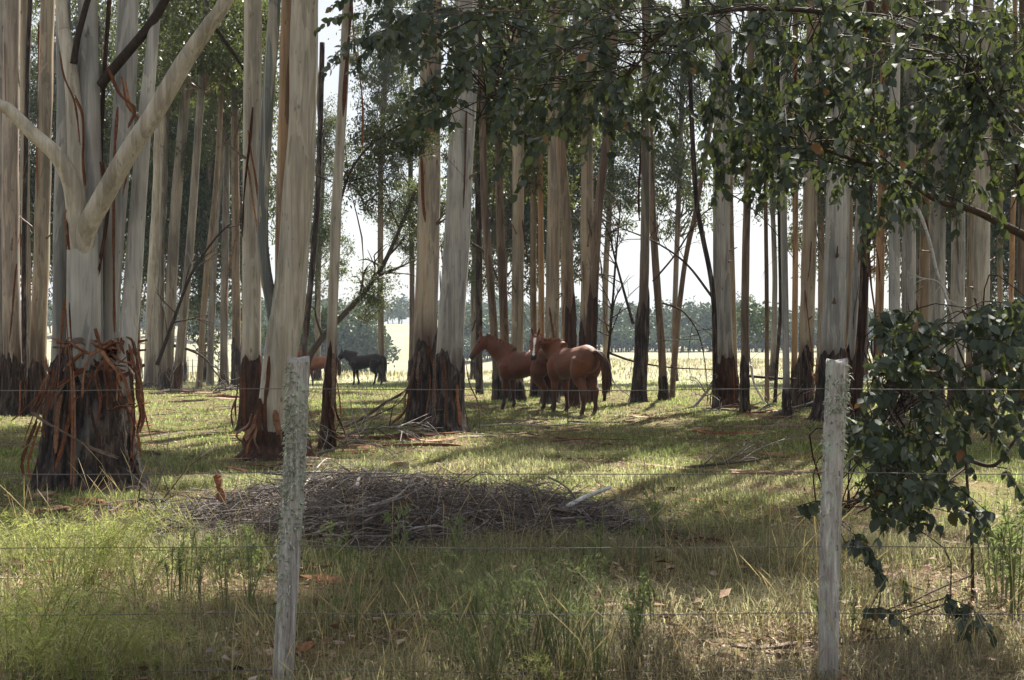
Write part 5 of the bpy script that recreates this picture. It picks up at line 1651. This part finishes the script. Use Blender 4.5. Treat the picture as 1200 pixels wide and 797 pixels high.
# fallen twigs, too many to count
q = random.Random(8); tw = MB()
for k in range(900):
    y = 5.5*(40/5.5)**q.random(); x = q.uniform(-.43, .43)*y; L = q.uniform(.1, .7)*(y/10)**.3; a = q.uniform(0, PI)
    p = [(x-math.cos(a)*L/2, y-math.sin(a)*L/2), (x+q.uniform(-.04, .04), y+q.uniform(-.04, .04)), (x+math.cos(a)*L/2, y+math.sin(a)*L/2)]
    r = q.uniform(.002, .006)*(y/10)**.4
    tw.sweep(curve([(px, py, float(G(px, py))+q.uniform(.005, .05)) for px, py in p], 4), np.linspace(r, r*.4, 4), 3, caps=False)
tag(tw.build('twig_litter', M['twig']), kind='stuff')

# tall dry stalks near the fence
st = MB(); q = random.Random(28); cols = []
for k in range(1100):
    y = 5.6*(12/5.6)**(q.random()**1.2); x = q.uniform(-.42, .42)*y
    if patch(np.array(x), np.array(y), 1.6, 5.0) < .42: continue
    if ((x-(455-CX)/F*10.3)/2.0)**2+((y-11)/1.1)**2 < 1 and q.random() < .8: continue
    h_ = q.uniform(.22, .62)*(1.15 if y > 7 else .9); a = q.uniform(0, 2*PI); l_ = h_*q.uniform(.1, .6)
    g0 = float(G(x, y)); e = (x+math.cos(a)*l_, y+math.sin(a)*l_*.6, g0+h_)
    st.sweep(curve([(x, y, g0-.02), (x+math.cos(a)*l_*.25, y+math.sin(a)*l_*.15, g0+h_*.6), e], 6), [.0016, .0015, .0013, .0012, .003, .0008], 3, caps=False)
me = st.mesh('dry_stalks', False); n = len(me.vertices)
a = me.color_attributes.new('tint', 'FLOAT_COLOR', 'POINT'); cc = np.ones((n, 4), np.float32)
cc[:, :3] = np.array([.46, .38, .24])*(.7+.5*np.random.default_rng(3).random((n//18+1, 1)).repeat(18, 0)[:n]); a.data.foreach_set('color', cc.ravel())
me.materials.append(M['grass'])
tag(put(bpy.data.objects.new('dry_stalks', me)), kind='stuff')


def weed_mesh(seed, h, spread, stems, lleaf, wleaf, per, arch, mat, up=.2):
    q = np.random.default_rng(seed); mb = MB(); pos, ax, nr = [], [], []
    for s in range(stems):
        a = q.uniform(0, 2*PI); L = h*(.55+.55*q.random()); sp = spread*(.3+.9*q.random())
        d = np.array([math.cos(a), math.sin(a), 0])
        r0 = d*spread*.25*q.random()
        c = curve([r0, r0+d*sp*.35+np.array([0, 0, L*.6]), r0+d*sp*.8+np.array([0, 0, L]), r0+d*sp*(1+arch)+np.array([0, 0, L*(1-.35*arch)])], 10)
        mb.sweep(c, np.linspace(.004, .001, 10), 3, caps=False)
        for k in range(per):
            f = 1.5+7.4*q.random()**.8; i = int(f); p = c[i]+(c[min(i+1, 9)]-c[i])*(f-i); t = c[min(i+1, 9)]-c[i]; t = t/np.linalg.norm(t)
            pos.append(p); ax.append(t*.7+q.normal(size=3)*.75+np.array([0, 0, up])); nr.append(q.normal(size=3))
    n = len(pos)
    V, F3 = diamond_leaves(np.array(pos), np.array(ax), np.array(nr), lleaf*(.6+.8*q.random(n)), wleaf)
    lm = raw_mesh('foliage', V, [F3], False); lm.materials.append(M[mat])
    sm_ = mb.mesh('stems'); sm_.materials.append(M[mat])
    return lm, sm_


FE = [weed_mesh(500+i, .42, .32, 22, .055, .0045, 40, .6, 'weed', -.1) for i in range(3)]
BR = [weed_mesh(520+i, .46, .24, 17, .030, .0024, 52, .3, 'broom', .5) for i in range(3)]
SP = [weed_mesh(540+i, .34, .06, 4, .035, .010, 26, .05, 'broom', .8) for i in range(3)]


def plant(kind, px, py, s, label, name, cat, group, q):
    b_ = ground_at(px, py)
    root = empty(name, b_, label, cat, group)
    lm, sm_ = kind[q.randrange(len(kind))]; rz = q.uniform(0, 6.28)
    for nm, me_ in (('foliage', lm), ('stems', sm_)):
        o = put(bpy.data.objects.new(nm, me_), root); o.rotation_euler = (0, 0, rz); o.scale = (s, s, s*q.uniform(.9, 1.1))


q = random.Random(71)
for k, (px, py, s, label) in enumerate([
        (100, 690, 1.15, 'feathery yellow-green weed, largest of those below the big stump'), (70, 700, 1.0, 'feathery yellow-green weed just left of the largest one below the stump'), (140, 672, .95, 'feathery weed on the right shoulder of the sunlit clump below the stump'),
        (60, 660, .8, 'small feathery weed at the top left of the sunlit clump'), (120, 655, .8, 'feathery weed at the back of the sunlit clump near the stump'), (160, 700, .7, 'feathery weed low on the right of the sunlit clump'), (25, 668, .7, 'feathery weed near the left edge behind the third wire'),
        (15, 812, 1.15, 'bright feathery weed filling the bottom left corner'), (70, 815, 1.05, 'bright feathery weed second from the bottom left corner'), (45, 775, .9, 'bright feathery weed above the corner pair at bottom left'), (110, 822, .9, 'bright feathery weed third along the bottom edge from the left'), (5, 760, .8, 'bright feathery weed touching the left edge under the fourth wire'),
        (135, 775, .5, 'lone small feathery weed between the corner clump and the lichened post'), (180, 745, .4, 'tiny pale feathery weed under the fourth wire'), (175, 800, .5, 'small feathery weed on the bottom edge left of the lichened post'),
        (655, 815, .5, 'small bright weed among the broom shoots at the bottom')]):
    plant(FE, px, py, s, label, 'feathery_weed', 'weed', 'feathery weeds on the left', q)
for k, (px, py, s, label) in enumerate([
        (570, 815, 1.15, 'green broom bush at the bottom middle, left of the tallest'), (620, 800, 1.3, 'tallest green broom bush at the bottom middle'), (665, 805, 1.2, 'green broom bush at the bottom, right of the tallest'), (700, 812, .95, 'small broom bush at the right end of the bottom clump'), (600, 760, 1.0, 'broom bush standing behind the tallest one'),
        (645, 745, .9, 'broom bush at the back right of the bottom clump'), (560, 745, .8, 'broom bush at the back left of the bottom clump'), (540, 800, .8, 'broom bush at the left end of the bottom clump'), (565, 690, .7, 'thin broom shoot near the front of the brush pile'), (700, 690, .7, 'thin broom shoot right of the brush pile front')]):
    plant(BR, px, py, s, label, 'broom_bush', 'bush', 'green broom bushes at the bottom middle', q)
for k in range(34):
    px, py = q.choice([(q.uniform(190, 300), q.uniform(680, 730)), (q.uniform(380, 560), q.uniform(640, 790)), (q.uniform(680, 780), q.uniform(640, 700)), (q.uniform(740, 1190), q.uniform(690, 790))])
    sz_ = q.uniform(.6, 1.25); lab = ('tiny' if sz_ < .7 else 'small' if sz_ < .82 else 'middling' if sz_ < .95 else 'medium' if sz_ < 1.08 else 'tall' if sz_ < 1.17 else 'tallest')+' upright green sprig '+where(px, py)
    plant(SP, px, py, sz_, lab, 'green_sprig', 'plant', 'sprigs: '+lab, q)
# long green blades by the sapling
for k in range(5):
    plant(SP, q.uniform(1140, 1200), q.uniform(700, 760), 1.5, 'taller green sprig in the grass under the leafy sapling', 'green_sprig', 'plant', 'taller sprigs under the leafy sapling', q)

# ------------------------------------------------------------------ haze
HAZE = 0.00036
mb = bpy.data.meshes.new('haze')
bm = bmesh.new(); bmesh.ops.create_cube(bm, size=1); bm.to_mesh(mb); bm.free()
hz = put(bpy.data.objects.new('haze', mb)); hz.scale = (1500, 1000, 48); hz.location = (0, 440, 17)
m = bpy.data.materials.new('haze_air'); m.use_nodes = True
t = m.node_tree; t.nodes.remove(t.nodes['Principled BSDF'])
pv = t.nodes.new('ShaderNodeVolumePrincipled'); pv.inputs['Density'].default_value = HAZE; pv.inputs['Color'].default_value = (.72, .84, 1.0, 1)
t.links.new(pv.outputs[0], t.nodes['Material Output'].inputs['Volume'])
mb.materials.append(m)
tag(hz, kind='stuff')
